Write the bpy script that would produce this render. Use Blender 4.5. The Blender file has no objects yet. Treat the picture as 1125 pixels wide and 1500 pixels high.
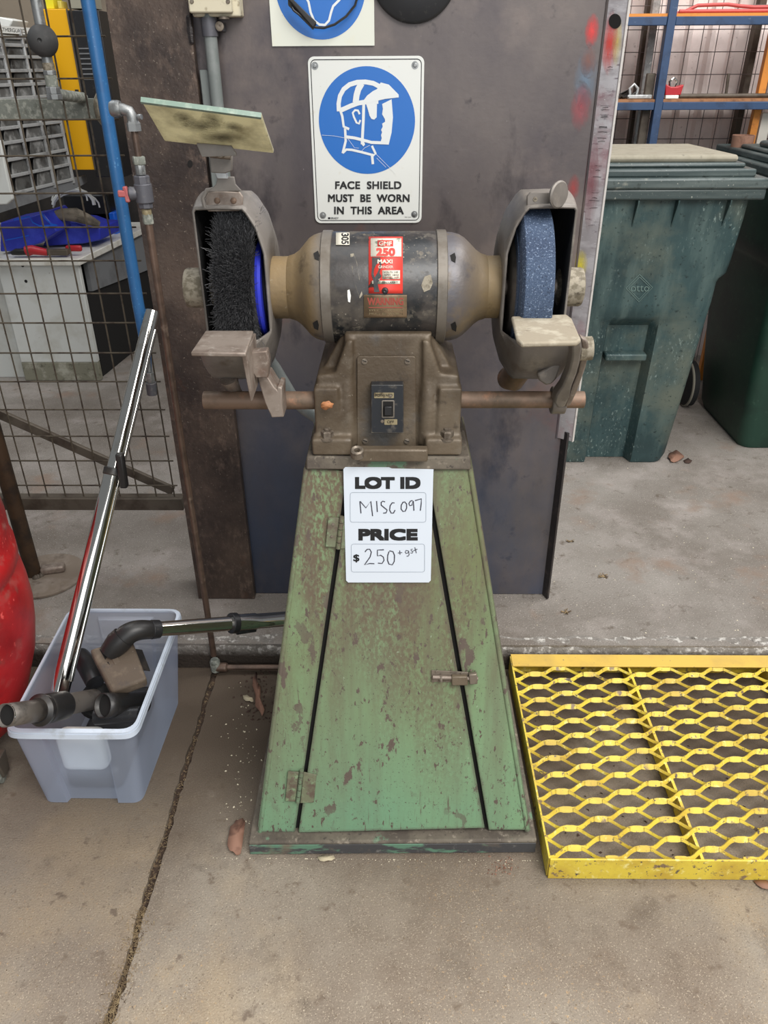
import bpy, bmesh, math, random
from mathutils import Vector as V, Matrix
random.seed(7)
R = math.radians
SC = bpy.context.scene
COL = SC.collection

# ---------------------------------------------------------------- camera
CAM_H = 1.35
FPX = 1127.0
TH, PS, RO = R(30.1), R(1.0), R(0.38)
CF = V((-math.sin(PS)*math.cos(TH), math.cos(PS)*math.cos(TH), -math.sin(TH)))
_r = V((math.cos(PS), math.sin(PS), 0)); _u = _r.cross(CF)
CR = _r*math.cos(RO) - _u*math.sin(RO)
CU = _r*math.sin(RO) + _u*math.cos(RO)
cd = bpy.data.cameras.new('camera'); cam = bpy.data.objects.new('camera', cd); COL.objects.link(cam)
cd.sensor_fit = 'VERTICAL'; cd.sensor_height = 36.0; cd.lens = FPX*36/1500; cd.clip_start = 0.01
m = Matrix((CR, CU, -CF)).transposed().to_4x4(); m.translation = V((0, 0, CAM_H)); cam.matrix_world = m
SC.camera = cam

# ---------------------------------------------------------------- light
w = bpy.data.worlds.new('world'); SC.world = w; w.use_nodes = True
bg = w.node_tree.nodes['Background']; bg.inputs[0].default_value = (0.90, 0.95, 1.0, 1); bg.inputs[1].default_value = 0.20
def area(name, loc, target, sx, sy, power, col):
    l = bpy.data.lights.new(name, 'AREA'); l.shape = 'RECTANGLE'; l.size = sx; l.size_y = sy; l.energy = power; l.color = col
    o = bpy.data.objects.new(name, l); COL.objects.link(o); o.location = loc
    o.rotation_euler = (V(target)-V(loc)).to_track_quat('-Z', 'Y').to_euler(); return o
area('skylight', (1.5, -1.1, 3.6), (0.1, 1.2, 0), 2.4, 2.0, 190, (1.0, 0.97, 0.93))
area('skylight_high', (0.2, 1.3, 4.6), (0.1, 1.3, 0), 2.0, 2.0, 45, (1.0, 0.98, 0.95))
area('doorway_light', (0.3, -2.6, 1.7), (0, 1.2, .6), 3.2, 2.0, 48, (0.95, 0.98, 1.0))
area('back_right_fill', (2.2, 2.2, 4.0), (1.4, 3.4, 0.5), 2.0, 1.2, 90, (1.0, 0.98, 0.96))  # added fill light that brightens the pale cladding
area('back_left_area', (-2.0, 2.6, 3.6), (-1.5, 3.3, 0.2), 1.5, 1.0, 32, (0.92, 0.96, 1.0))  # area light aimed at the left background
SC.view_settings.view_transform = 'Standard'; SC.view_settings.look = 'None'
SC.view_settings.gamma = 1; SC.view_settings.use_curve_mapping = False
SC.view_settings.exposure = 0.0

# ---------------------------------------------------------------- measuring: pixel of the photograph -> world point on a real surface
def ray(x, y): return CF + CR*((x-562.5)/FPX) - CU*((y-750)/FPX)
def P(x, y, Y): d = ray(x, y); return V((0, 0, CAM_H)) + d*(Y/d.y)
def G(x, y, z=0.0): d = ray(x, y); return V((0, 0, CAM_H)) + d*((z-CAM_H)/d.z)
def PLN(o, n):
    o = V(o); n = V(n).normalized()
    def f(x, y, off=0.0):
        d = ray(x, y); c = V((0, 0, CAM_H)); return c + d*(((o+n*off)-c).dot(n)/d.dot(n))
    return f

# ---------------------------------------------------------------- materials
def lin(c):
    return tuple(((v/255)/12.92 if v/255 <= .04045 else ((v/255+.055)/1.055)**2.4) for v in c)
def M(name, base, rough=.6, metal=0.0, layers=(), bump=None, alpha=None, spec=.5, trans=0, aniso=0, coat=0, edge=None):
    """base/colours are sRGB 0-255.  layer = (colour, scale, lo, hi, stretch xyz, rough or None)"""
    m = bpy.data.materials.new(name); m.use_nodes = True; nt = m.node_tree; N = nt.nodes; L = nt.links
    b = N['Principled BSDF']
    tc = N.new('ShaderNodeTexCoord')
    b.inputs['Roughness'].default_value = rough; b.inputs['Metallic'].default_value = metal
    b.inputs['Specular IOR Level'].default_value = spec; b.inputs['Coat Weight'].default_value = coat
    b.inputs['Transmission Weight'].default_value = trans
    col = None; rg = None
    rgb = N.new('ShaderNodeRGB'); rgb.outputs[0].default_value = (*lin(base), 1); col = rgb.outputs[0]
    for i, ly in enumerate(layers):
        c, s, lo, hi = ly[:4]; st = ly[4] if len(ly) > 4 else (1, 1, 1); rr = ly[5] if len(ly) > 5 else None
        mp = N.new('ShaderNodeMapping'); mp.inputs['Scale'].default_value = st; mp.inputs['Location'].default_value = (i*3.1+1.7, i*1.3, i*2.3)
        L.new(tc.outputs['Object'], mp.inputs[0])
        n = N.new('ShaderNodeTexNoise'); n.inputs['Scale'].default_value = s; n.inputs['Detail'].default_value = 6; n.inputs['Roughness'].default_value = .62
        L.new(mp.outputs[0], n.inputs[0])
        mr = N.new('ShaderNodeMapRange'); mr.inputs[1].default_value = lo; mr.inputs[2].default_value = hi
        L.new(n.outputs[0], mr.inputs[0])
        fac = mr.outputs[0]
        if len(ly) > 7:      # broad patches that gather the fine marks
            n2 = N.new('ShaderNodeTexNoise'); n2.inputs['Scale'].default_value = ly[7][0]; n2.inputs['Detail'].default_value = 3; mp2 = N.new('ShaderNodeMapping'); mp2.inputs['Location'].default_value = (i*5+9, i, 4)
            if len(ly[7]) > 3: mp2.inputs['Scale'].default_value = ly[7][3]
            L.new(tc.outputs['Object'], mp2.inputs[0]); L.new(mp2.outputs[0], n2.inputs[0])
            m2 = N.new('ShaderNodeMapRange'); m2.inputs[1].default_value = ly[7][1]; m2.inputs[2].default_value = ly[7][2]; L.new(n2.outputs[0], m2.inputs[0])
            mu = N.new('ShaderNodeMath'); mu.operation = 'MULTIPLY'; L.new(fac, mu.inputs[0]); L.new(m2.outputs[0], mu.inputs[1]); fac = mu.outputs[0]
        if len(ly) > 6 and ly[6]:      # gradient of grime: (z0, z1) in object space
            z0, z1 = ly[6][:2]
            sx = N.new('ShaderNodeSeparateXYZ'); L.new(tc.outputs['Object'], sx.inputs[0])
            g = N.new('ShaderNodeMapRange'); g.inputs[1].default_value = z0; g.inputs[2].default_value = z1; L.new(sx.outputs[ly[6][2] if len(ly[6]) > 2 else 2], g.inputs[0])
            mu = N.new('ShaderNodeMath'); mu.operation = 'MULTIPLY'; L.new(fac, mu.inputs[0]); L.new(g.outputs[0], mu.inputs[1]); fac = mu.outputs[0]
        mx = N.new('ShaderNodeMix'); mx.data_type = 'RGBA'
        L.new(fac, mx.inputs[0]); L.new(col, mx.inputs[6]); mx.inputs[7].default_value = (*lin(c), 1); col = mx.outputs[2]
        if rr is not None:
            mf = N.new('ShaderNodeMix'); L.new(fac, mf.inputs[0])
            if rg is None: mf.inputs[2].default_value = rough
            else: L.new(rg, mf.inputs[2])
            mf.inputs[3].default_value = rr; rg = mf.outputs[0]
    if edge:      # chipped and dirty edges: (colour, radius, noise scale)
        bv = N.new('ShaderNodeBevel'); bv.samples = 4; bv.inputs[0].default_value = edge[1]
        ge = N.new('ShaderNodeNewGeometry'); dt = N.new('ShaderNodeVectorMath'); dt.operation = 'DOT_PRODUCT'
        L.new(bv.outputs[0], dt.inputs[0]); L.new(ge.outputs['Normal'], dt.inputs[1])
        n3 = N.new('ShaderNodeTexNoise'); n3.inputs['Scale'].default_value = edge[2]; n3.inputs['Detail'].default_value = 5; L.new(tc.outputs['Object'], n3.inputs[0])
        ma = N.new('ShaderNodeMath'); ma.operation = 'MULTIPLY_ADD'; L.new(n3.outputs[0], ma.inputs[0]); ma.inputs[1].default_value = .5; L.new(dt.outputs['Value'], ma.inputs[2])
        me = N.new('ShaderNodeMapRange'); me.inputs[1].default_value = 1.15; me.inputs[2].default_value = 1.07; L.new(ma.outputs[0], me.inputs[0])
        mx = N.new('ShaderNodeMix'); mx.data_type = 'RGBA'; L.new(me.outputs[0], mx.inputs[0]); L.new(col, mx.inputs[6]); mx.inputs[7].default_value = (*lin(edge[0]), 1); col = mx.outputs[2]
    L.new(col, b.inputs['Base Color'])
    if rg is not None: L.new(rg, b.inputs['Roughness'])
    if bump:
        n = N.new('ShaderNodeTexNoise'); n.inputs['Scale'].default_value = bump[0]; n.inputs['Detail'].default_value = 5
        L.new(tc.outputs['Object'], n.inputs[0])
        bp = N.new('ShaderNodeBump'); bp.inputs['Strength'].default_value = bump[1]; bp.inputs['Distance'].default_value = bump[2] if len(bump) > 2 else .002
        L.new(n.outputs[0], bp.inputs['Height']); L.new(bp.outputs[0], b.inputs['Normal'])
    if alpha is not None: b.inputs['Alpha'].default_value = alpha
    return m

mt = {}
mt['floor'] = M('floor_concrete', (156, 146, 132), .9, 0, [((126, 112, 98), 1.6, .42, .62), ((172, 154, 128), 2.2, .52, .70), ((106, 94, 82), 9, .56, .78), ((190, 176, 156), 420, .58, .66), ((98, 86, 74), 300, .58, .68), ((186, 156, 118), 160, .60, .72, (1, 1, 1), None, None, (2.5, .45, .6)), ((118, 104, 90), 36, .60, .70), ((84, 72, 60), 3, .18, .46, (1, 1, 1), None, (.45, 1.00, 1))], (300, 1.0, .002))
mt['slab'] = M('slab_concrete', (140, 134, 127), .9, 0, [((114, 106, 98), 2.0, .4, .64), ((158, 150, 144), 6, .5, .75), ((96, 86, 76), 26, .60, .74), ((198, 190, 182), 240, .60, .68), ((84, 76, 68), 170, .62, .72), ((134, 112, 96), 4, .58, .74)], (220, 1.0, .003))
mt['lip'] = M('broken_concrete_lip', (128, 123, 117), .95, 0, [((190, 186, 180), 70, .52, .62), ((84, 78, 72), 45, .56, .70), ((56, 47, 40), 3, .1, .25, (1, 1, 1), None, (.078, .050, 2))], (120, 1.0, .005))  # last layer: dirt and painted shade on the vertical face
mt['dirt'] = M('joint_dirt', (66, 52, 42), 1, 0, [((122, 102, 78), 120, .52, .68), ((36, 28, 24), 40, .55, .7)], (160, 1, .004))
mt['steel_l'] = M('patinated_steel_brown', (92, 78, 69), .5, .25, [((54, 45, 42), 3.5, .4, .62), ((120, 102, 90), 60, .50, .68, (1, 1, .5), None, None, (5, .40, .6)), ((112, 68, 44), 4, .58, .78), ((150, 138, 124), 200, .64, .73)], (140, .6, .0016))
mt['steel_r'] = M('mill_scale_steel', (104, 96, 93), .42, .35, [((80, 74, 77), 2.2, .42, .62, (1, 1, .6)), ((124, 112, 106), 3.5, .5, .72), ((68, 63, 64), 26, .62, .74), ((124, 86, 72), 4, .62, .80), ((156, 148, 148), 170, .69, .75), ((58, 53, 56), 9, .58, .72, (1, 1, .5)), ((76, 86, 108), 4, .25, .60, (1, 1, .4), None, (.85, .15))], (90, .3, .001))  # last layer paints a bluish reflection low on the sheet
mt['steel_dark'] = M('dark_steel_edge', (58, 54, 54), .5, .4, [((96, 86, 80), 30, .55, .75)])
mt['flange'] = M('painted_flange', (176, 172, 176), .5, .2, [((204, 202, 206), 16, .42, .58, (1, 1, 3), None, (.45, 1.0)), ((132, 122, 130), 34, .60, .70, (1, 1, 3)), ((160, 110, 118), 6, .54, .70), ((218, 216, 216), 130, .62, .7, (1, 1, 3))], (80, .3, .001))
mt['green'] = M('worn_green_paint', (126, 158, 120), .55, 0, [((110, 152, 122), 2, .40, .68, (1, 1, 1), None, (.45, .0)), ((110, 116, 80), 3.5, .25, .60, (1.6, 1, .45), None, (.10, .62)), ((104, 92, 74), 190, .40, .54, (1, 1, .5), .8, (.08, .55), (4, .38, .56, (2.5, 1, .5))), ((102, 90, 76), 5, .44, .66, (4, 1, .3), .8, (-.1, .6)), ((96, 84, 76), 20, .60, .62, (1.6, 1, .8), .8, None, (3, .45, .58)), ((92, 80, 72), 55, .62, .64, (1.8, 1, .8)), ((80, 74, 66), 260, .62, .67), ((96, 86, 74), 60, .60, .68, (5, 1, .25), .8, None, (3, .5, .6)), ((196, 214, 192), 140, .68, .73, (1, 1, .6), None, None, (6, .45, .6))], (60, .5, .001), edge=((88, 80, 72), .012, 34))
mt['green_base'] = M('scraped_base_paint', (112, 104, 92), .8, .1, [((88, 80, 72), 18, .42, .6), ((104, 132, 108), 15, .62, .66, (1, 1, 1)), ((146, 136, 122), 70, .58, .7), ((74, 68, 62), 120, .60, .68)], (80, .6, .0015))
mt['green_lip'] = M('chipped_base_front', (74, 74, 76), .6, .1, [((100, 138, 116), 14, .50, .54, (.5, 1, 1.5)), ((128, 126, 122), 50, .60, .7), ((118, 106, 92), 8, .56, .66)], (80, .5, .0015))
mt['green_hinge'] = M('dirty_green_hinge', (112, 116, 92), .6, 0, [((96, 84, 72), 40, .45, .6), ((128, 150, 116), 70, .55, .66)], (80, .4, .001), edge=((80, 72, 64), .003, 60))
mt['gap'] = M('dark_gap', (22, 20, 19), .9)
mt['cast'] = M('dusty_grey_casting', (110, 98, 82), .5, .2, [((82, 70, 56), 6, .40, .60), ((128, 120, 108), 9, .52, .70), ((66, 56, 46), 34, .60, .72), ((160, 150, 134), 140, .66, .76), ((92, 92, 92), 5, .58, .72, (1, 1, 1), .35)], (150, .5, .0014))
mt['bell'] = M('dusty_motor_end', (118, 102, 78), .6, .2, [((134, 112, 76), 6, .42, .66), ((62, 52, 42), 20, .58, .72), ((150, 140, 120), 120, .64, .74), ((104, 102, 102), 22, .30, .52, (1, 1, 1), .42, (-.120, -.095, 0))], (120, .5, .0012))
mt['bell_r'] = M('dusty_motor_end_right', (116, 102, 80), .6, .2, [((132, 112, 78), 6, .42, .66), ((62, 52, 42), 20, .58, .72), ((150, 140, 120), 120, .64, .74), ((92, 90, 94), 16, .34, .50, (1, 1, 1), .40, (.155, .095, 0))], (120, .5, .0012))
mt['barrel'] = M('worn_black_barrel', (24, 29, 33), .36, .0, [((84, 78, 70), 12, .52, .60, (1, 1, 1.2), .8), ((132, 124, 110), 50, .55, .61, (1, 1, 1), .8, None, (8, .45, .58)), ((160, 152, 138), 190, .64, .68, (1, 1, 1), .8), ((118, 108, 92), 11, .59, .63, (1, 1, 1), .8), ((54, 50, 48), 14, .46, .62)], (100, .4, .001))
mt['band'] = M('alloy_band', (120, 114, 106), .5, .4, [((92, 84, 74), 22, .5, .7)])
mt['guard'] = M('grey_guard_paint', (128, 122, 116), .5, .25, [((104, 98, 92), 9, .42, .62), ((150, 142, 132), 20, .56, .74), ((88, 74, 62), 14, .62, .74), ((170, 164, 156), 130, .70, .76)], (90, .2, .001))
mt['guard_in'] = M('black_guard_lining', (20, 19, 19), .8)  # black inner face of the wheel guards
mt['cap'] = M('pitted_cap', (150, 142, 126), .7, .2, [((112, 104, 88), 90, .45, .58), ((74, 66, 56), 40, .60, .7)], (160, .6, .001))
mt['cap_white'] = M('bare_worn_edge', (206, 202, 198), .45, .2, [((150, 140, 140), 30, .55, .7)])
mt['rest'] = M('rusty_bare_steel', (146, 134, 124), .55, .4, [((118, 104, 94), 22, .45, .62), ((168, 158, 148), 60, .56, .7), ((112, 82, 66), 14, .6, .75)], (120, .3, .001))
mt['rest_b'] = M('dusty_rest_plate', (156, 146, 128), .75, .2, [((180, 172, 154), 40, .5, .66), ((110, 98, 84), 30, .6, .74)], (140, .5, .0015))
mt['rod'] = M('rusty_rod', (122, 100, 84), .55, .3, [((96, 82, 68), 20, .45, .62), ((150, 112, 88), 28, .58, .72)], (120, .3, .001))
mt['bolt'] = M('dull_bolt', (128, 118, 106), .5, .5, [((90, 80, 70), 60, .5, .65)])
mt['wheel'] = M('blue_abrasive', (64, 80, 104), .85, 0, [((50, 64, 88), 10, .4, .6, (.15, 1, 1)), ((132, 148, 172), 420, .57, .65), ((36, 46, 66), 330, .56, .66)], (400, 1.0, .0015))
mt['bristle'] = M('black_bristle', (88, 88, 90), .35, .3)
mt['bristle_core'] = M('bristle_core', (14, 14, 14), .8)
mt['blue_ring'] = M('blue_plastic_ring', (42, 52, 176), .45)
mt['black'] = M('black_plastic', (30, 30, 32), .4, 0, [((62, 60, 58), 60, .6, .75)])
mt['soft_black'] = M('dusty_black_plastic', (32, 31, 31), .42, 0, [((66, 59, 52), 18, .52, .74)])
mt['switch'] = M('black_switch_box', (34, 37, 42), .4, 0, [((86, 82, 76), 50, .56, .68)], edge=((120, 112, 98), .003, 60))
mt['brass'] = M('tarnished_label', (150, 138, 108), .5, .3, [((96, 84, 62), 70, .52, .62)])
mt['glass'] = M('grimy_eye_shield', (222, 216, 186), .3, 0, [((160, 152, 124), 12, .5, .68), ((96, 84, 66), 60, .62, .70, (1, 1, 1), None, None, (14, .48, .6))], None, .90)
mt['glass_edge'] = M('glass_edge', (122, 142, 130), .25, 0, [((150, 164, 150), 60, .5, .65)])
mt['chrome'] = M('chrome', (225, 222, 215), .08, 1.0, [((196, 186, 170), 20, .55, .75)])
mt['galv'] = M('galvanised', (150, 152, 152), .42, .6, [((120, 122, 122), 30, .45, .6), ((186, 188, 186), 55, .58, .7)], (60, .15, .001))
mt['galv_dull'] = M('weathered_galvanised', (128, 132, 124), .75, .2, [((164, 166, 156), 90, .5, .6), ((88, 90, 80), 40, .55, .7)], (120, .6, .002))
mt['conduit'] = M('grey_conduit', (112, 118, 116), .5, 0, [((136, 140, 138), 12, .5, .7), ((84, 88, 86), 30, .6, .74)])
mt['copper'] = M('dull_brown_pipe', (112, 92, 80), .4, .5, [((84, 70, 62), 22, .45, .65), ((140, 122, 108), 34, .6, .7)])
mt['pipe_grey'] = M('grey_valve', (92, 92, 98), .5, .3, [((124, 120, 118), 60, .55, .7)])
mt['red_old'] = M('faded_red_handle', (164, 84, 84), .6, 0, [((188, 132, 126), 60, .5, .7)])
mt['blue_hose'] = M('blue_hose', (44, 96, 146), .35, 0, [((96, 150, 196), 160, .62, .7), ((40, 84, 130), 20, .5, .7)])
mt['rubber'] = M('rubber_ball', (62, 62, 62), .75, 0, [((84, 82, 80), 20, .5, .7)])
mt['wire'] = M('rusty_mesh_wire', (84, 76, 64), .6, .3, [((58, 48, 40), 30, .5, .6)])
mt['wire_grey'] = M('grey_mesh_wire', (104, 98, 98), .6, .3)
mt['frame'] = M('dusty_frame_steel', (92, 84, 74), .6, .3, [((66, 56, 48), 14, .45, .65)])
mt['post'] = M('rusty_yellow_post', (70, 52, 36), .6, .3, [((48, 38, 30), 16, .45, .6), ((156, 118, 40), 14, .62, .68)])
mt['plate'] = M('rusty_base_plate', (120, 108, 96), .8, .1, [((140, 130, 120), 12, .5, .7), ((88, 76, 66), 18, .55, .7)])
mt['white'] = M('sign_white', (216, 218, 214), .35, 0, [((206, 202, 190), 40, .62, .74), ((160, 152, 140), 130, .71, .75)])
mt['white2'] = M('aged_sign_white', (214, 216, 204), .35, 0, [((216, 210, 180), 9, .5, .75), ((180, 170, 150), 90, .68, .74)])
mt['blue'] = M('sign_blue', (24, 102, 184), .35, 0, [((70, 130, 196), 150, .72, .75)])
mt['print'] = M('sign_black', (30, 30, 32), .5)
mt['picto'] = M('sign_pictogram_white', (218, 222, 222), .4)
mt['card'] = M('card_white', (210, 218, 228), .3)
mt['ink'] = M('ink_black', (18, 18, 20), .5)
mt['pen'] = M('pen_ink', (52, 52, 64), .5)
mt['line'] = M('card_line', (140, 150, 162), .5)
mt['cream'] = M('cream_box', (204, 196, 172), .6, 0, [((150, 138, 114), 60, .55, .68)])
mt['red'] = M('plate_red', (206, 58, 48), .5, 0, [((60, 56, 52), 34, .62, .66)])
mt['plate_white'] = M('plate_white', (206, 200, 184), .5, 0, [((120, 128, 112), 50, .58, .66)])
mt['warn'] = M('warning_plate', (124, 104, 80), .6, .2, [((94, 80, 62), 60, .5, .66)])
mt['warn_red'] = M('warning_red', (148, 66, 54), .6)
mt['yellow'] = M('grate_yellow', (222, 198, 72), .5, 0, [((192, 160, 62), 10, .45, .66), ((134, 112, 84), 40, .60, .65), ((92, 82, 76), 120, .62, .66), ((236, 222, 140), 60, .58, .68), ((96, 84, 74), 30, .66, .68)], (120, .35, .001), edge=((150, 128, 84), .0015, 60))
mt['yellow_top'] = M('grate_flange_yellow', (216, 180, 84), .6, 0, [((192, 160, 84), 10, .45, .7), ((130, 112, 92), 90, .66, .7)], (120, .25, .001))
mt['cabinet_yellow'] = M('cabinet_yellow', (232, 172, 12), .45)
mt['cabinet_white'] = M('bench_white', (206, 208, 204), .6, 0, [((180, 178, 168), 6, .5, .75), ((130, 124, 108), 60, .70, .76)], None)
mt['cabinet_foot'] = M('grimy_bench_foot', (128, 126, 110), .8, 0, [((170, 168, 154), 14, .5, .64), ((84, 82, 68), 40, .56, .7)])
mt['bench_top'] = M('bench_top', (216, 214, 206), .4, 0, [((184, 178, 164), 20, .5, .75)])
mt['grey_panel'] = M('grey_panel', (120, 122, 124), .6, 0, [((96, 96, 98), 6, .5, .7)])
mt['bin_blue'] = M('parts_bin_blue', (40, 52, 170), .4, 0, [((60, 76, 196), 10, .5, .7)])
mt['bin_blue2'] = M('bright_bin_blue', (20, 96, 214), .4)
mt['tool_red'] = M('tool_red', (176, 36, 44), .4)
mt['cloth'] = M('grey_cloth', (112, 104, 92), .9, 0, [((78, 72, 64), 20, .45, .6)])
mt['alu'] = M('scuffed_alloy', (186, 188, 188), .35, .3, [((128, 128, 128), 12, .5, .68), ((220, 220, 218), 60, .6, .75)])
mt['drawer'] = M('smoky_drawer', (92, 92, 90), .35, 0, [((160, 160, 158), 16, .50, .66, (2, 1, 1)), ((44, 42, 40), 8, .48, .62)])
mt['dark_board'] = M('dark_back_panel', (54, 48, 44), .8, 0, [((36, 32, 30), 5, .45, .6)])  # mottled dark brown of the cupboard
mt['beige'] = M('beige_wall', (134, 122, 106), .8, 0, [((112, 100, 86), 6, .5, .7)])
mt['clad'] = M('pale_cladding', (236, 224, 220), .7, 0, [((212, 200, 196), 8, .5, .75), ((190, 176, 172), 60, .62, .74)])
mt['rack_blue'] = M('rack_blue', (46, 70, 104), .5, 0, [((34, 50, 76), 14, .5, .68), ((86, 104, 128), 60, .64, .74)])
mt['orange'] = M('orange_paint', (216, 138, 56), .5, 0, [((170, 100, 48), 20, .6, .7)])
mt['timber'] = M('shelf_timber', (160, 112, 76), .7, 0, [((122, 84, 58), 30, .5, .65)])
mt['white_post'] = M('white_post', (222, 218, 208), .6)
mt['red_cable'] = M('red_cable', (188, 76, 72), .5)
mt['bin_green'] = M('weathered_bin_green', (54, 78, 80), .5, 0, [((38, 58, 60), 3, .40, .60), ((84, 104, 102), 9, .46, .70, (2, 1, .4)), ((142, 160, 156), 130, .58, .66, (1, 1, .5), None, None, (5, .42, .6)), ((96, 104, 94), 4, .50, .72), ((30, 46, 46), 80, .60, .7)], (50, .3, .001))
mt['mark'] = M('scuffed_raised_mark', (104, 126, 122), .5)
mt['lid_green'] = M('weathered_lid_green', (62, 74, 74), .4, 0, [((98, 108, 106), 6, .50, .72, (.3, 1, 3)), ((44, 52, 50), 40, .58, .70), ((170, 172, 162), 140, .64, .72)], (50, .3, .001), edge=((158, 158, 146), .004, 20))
mt['lid_top'] = M('dusty_lid_top', (150, 144, 128), .8, 0, [((134, 128, 112), 20, .5, .7), ((112, 108, 96), 50, .6, .7)])
mt['bin_dark'] = M('dark_bin_green', (30, 62, 50), .5, 0, [((22, 44, 38), 5, .42, .62), ((56, 84, 70), 40, .60, .75)])
mt['tyre'] = M('tyre', (26, 26, 27), .8)
mt['tyre_rim'] = M('worn_tyre_edge', (128, 124, 112), .8)
mt['drum'] = M('scuffed_red_drum', (178, 30, 32), .4, 0, [((140, 24, 28), 5, .45, .6), ((168, 110, 102), 24, .54, .66, (1, 1, 1), None, None, (4, .45, .6)), ((104, 78, 68), 7, .58, .70), ((214, 84, 80), 70, .62, .70)], (70, .3, .001))
mt['leaf'] = M('dry_leaf', (142, 106, 88), .8, 0, [((110, 78, 64), 40, .5, .65)])
mt['leaf_orange'] = M('orange_leaf', (190, 130, 86), .7, 0, [((150, 98, 64), 90, .5, .65)])
mt['leaf_pale'] = M('pale_leaf', (190, 178, 150), .8)
mt['chips'] = M('pale_chips', (226, 216, 190), .8)
mt['straw'] = M('straw', (132, 112, 84), .9, 0, [((168, 148, 112), 90, .5, .6), ((86, 70, 54), 60, .5, .6)])
mt['crumb'] = M('dark_crumbs', (70, 52, 44), .9)
mt['nozzle'] = M('dusty_nozzle', (88, 76, 64), .7, 0, [((120, 106, 90), 16, .5, .68), ((70, 64, 62), 24, .58, .72), ((200, 190, 174), 130, .70, .74)], (90, .3, .001))
mt['whitebox'] = M('white_plastic', (232, 232, 226), .5)
mt['dustpipe'] = M('dusty_tube', (104, 98, 92), .45, .3, [((68, 64, 60), 20, .5, .65)])
mt['spray_red'] = M('spray_red', (196, 86, 76), .6)

def translucent(m, f):
    nt = m.node_tree; b = nt.nodes['Principled BSDF']; out = nt.nodes['Material Output']
    t = nt.nodes.new('ShaderNodeBsdfTranslucent'); mx = nt.nodes.new('ShaderNodeMixShader'); mx.inputs[0].default_value = f
    nt.links.new(b.inputs['Base Color'].links[0].from_socket, t.inputs[0]); nt.links.new(b.outputs[0], mx.inputs[1]); nt.links.new(t.outputs[0], mx.inputs[2]); nt.links.new(mx.outputs[0], out.inputs[0])
translucent(mt['glass'], .5)
# clear tub: thin translucent plastic
def tub_mat():
    m = bpy.data.materials.new('clear_tub_plastic'); m.use_nodes = True; nt = m.node_tree; N = nt.nodes; L = nt.links
    out = N['Material Output']; b = N['Principled BSDF']
    b.inputs['Base Color'].default_value = (*lin((212, 222, 242)), 1); b.inputs['Roughness'].default_value = .18
    tr = N.new('ShaderNodeBsdfTransparent'); tr.inputs[0].default_value = (.90, .95, 1.0, 1)
    tl = N.new('ShaderNodeBsdfTranslucent'); tl.inputs[0].default_value = (*lin((214, 226, 250)), 1)
    a = N.new('ShaderNodeMixShader'); a.inputs[0].default_value = .5; L.new(b.outputs[0], a.inputs[1]); L.new(tl.outputs[0], a.inputs[2])
    c = N.new('ShaderNodeMixShader'); c.inputs[0].default_value = .50; L.new(tr.outputs[0], c.inputs[1]); L.new(a.outputs[0], c.inputs[2])
    L.new(c.outputs[0], out.inputs[0]); return m
mt['tub'] = tub_mat()
mt['tub_rim'] = M('tub_rim', (206, 216, 230), .25, 0, [((176, 180, 184), 20, .55, .75)], None, .80)

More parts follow.
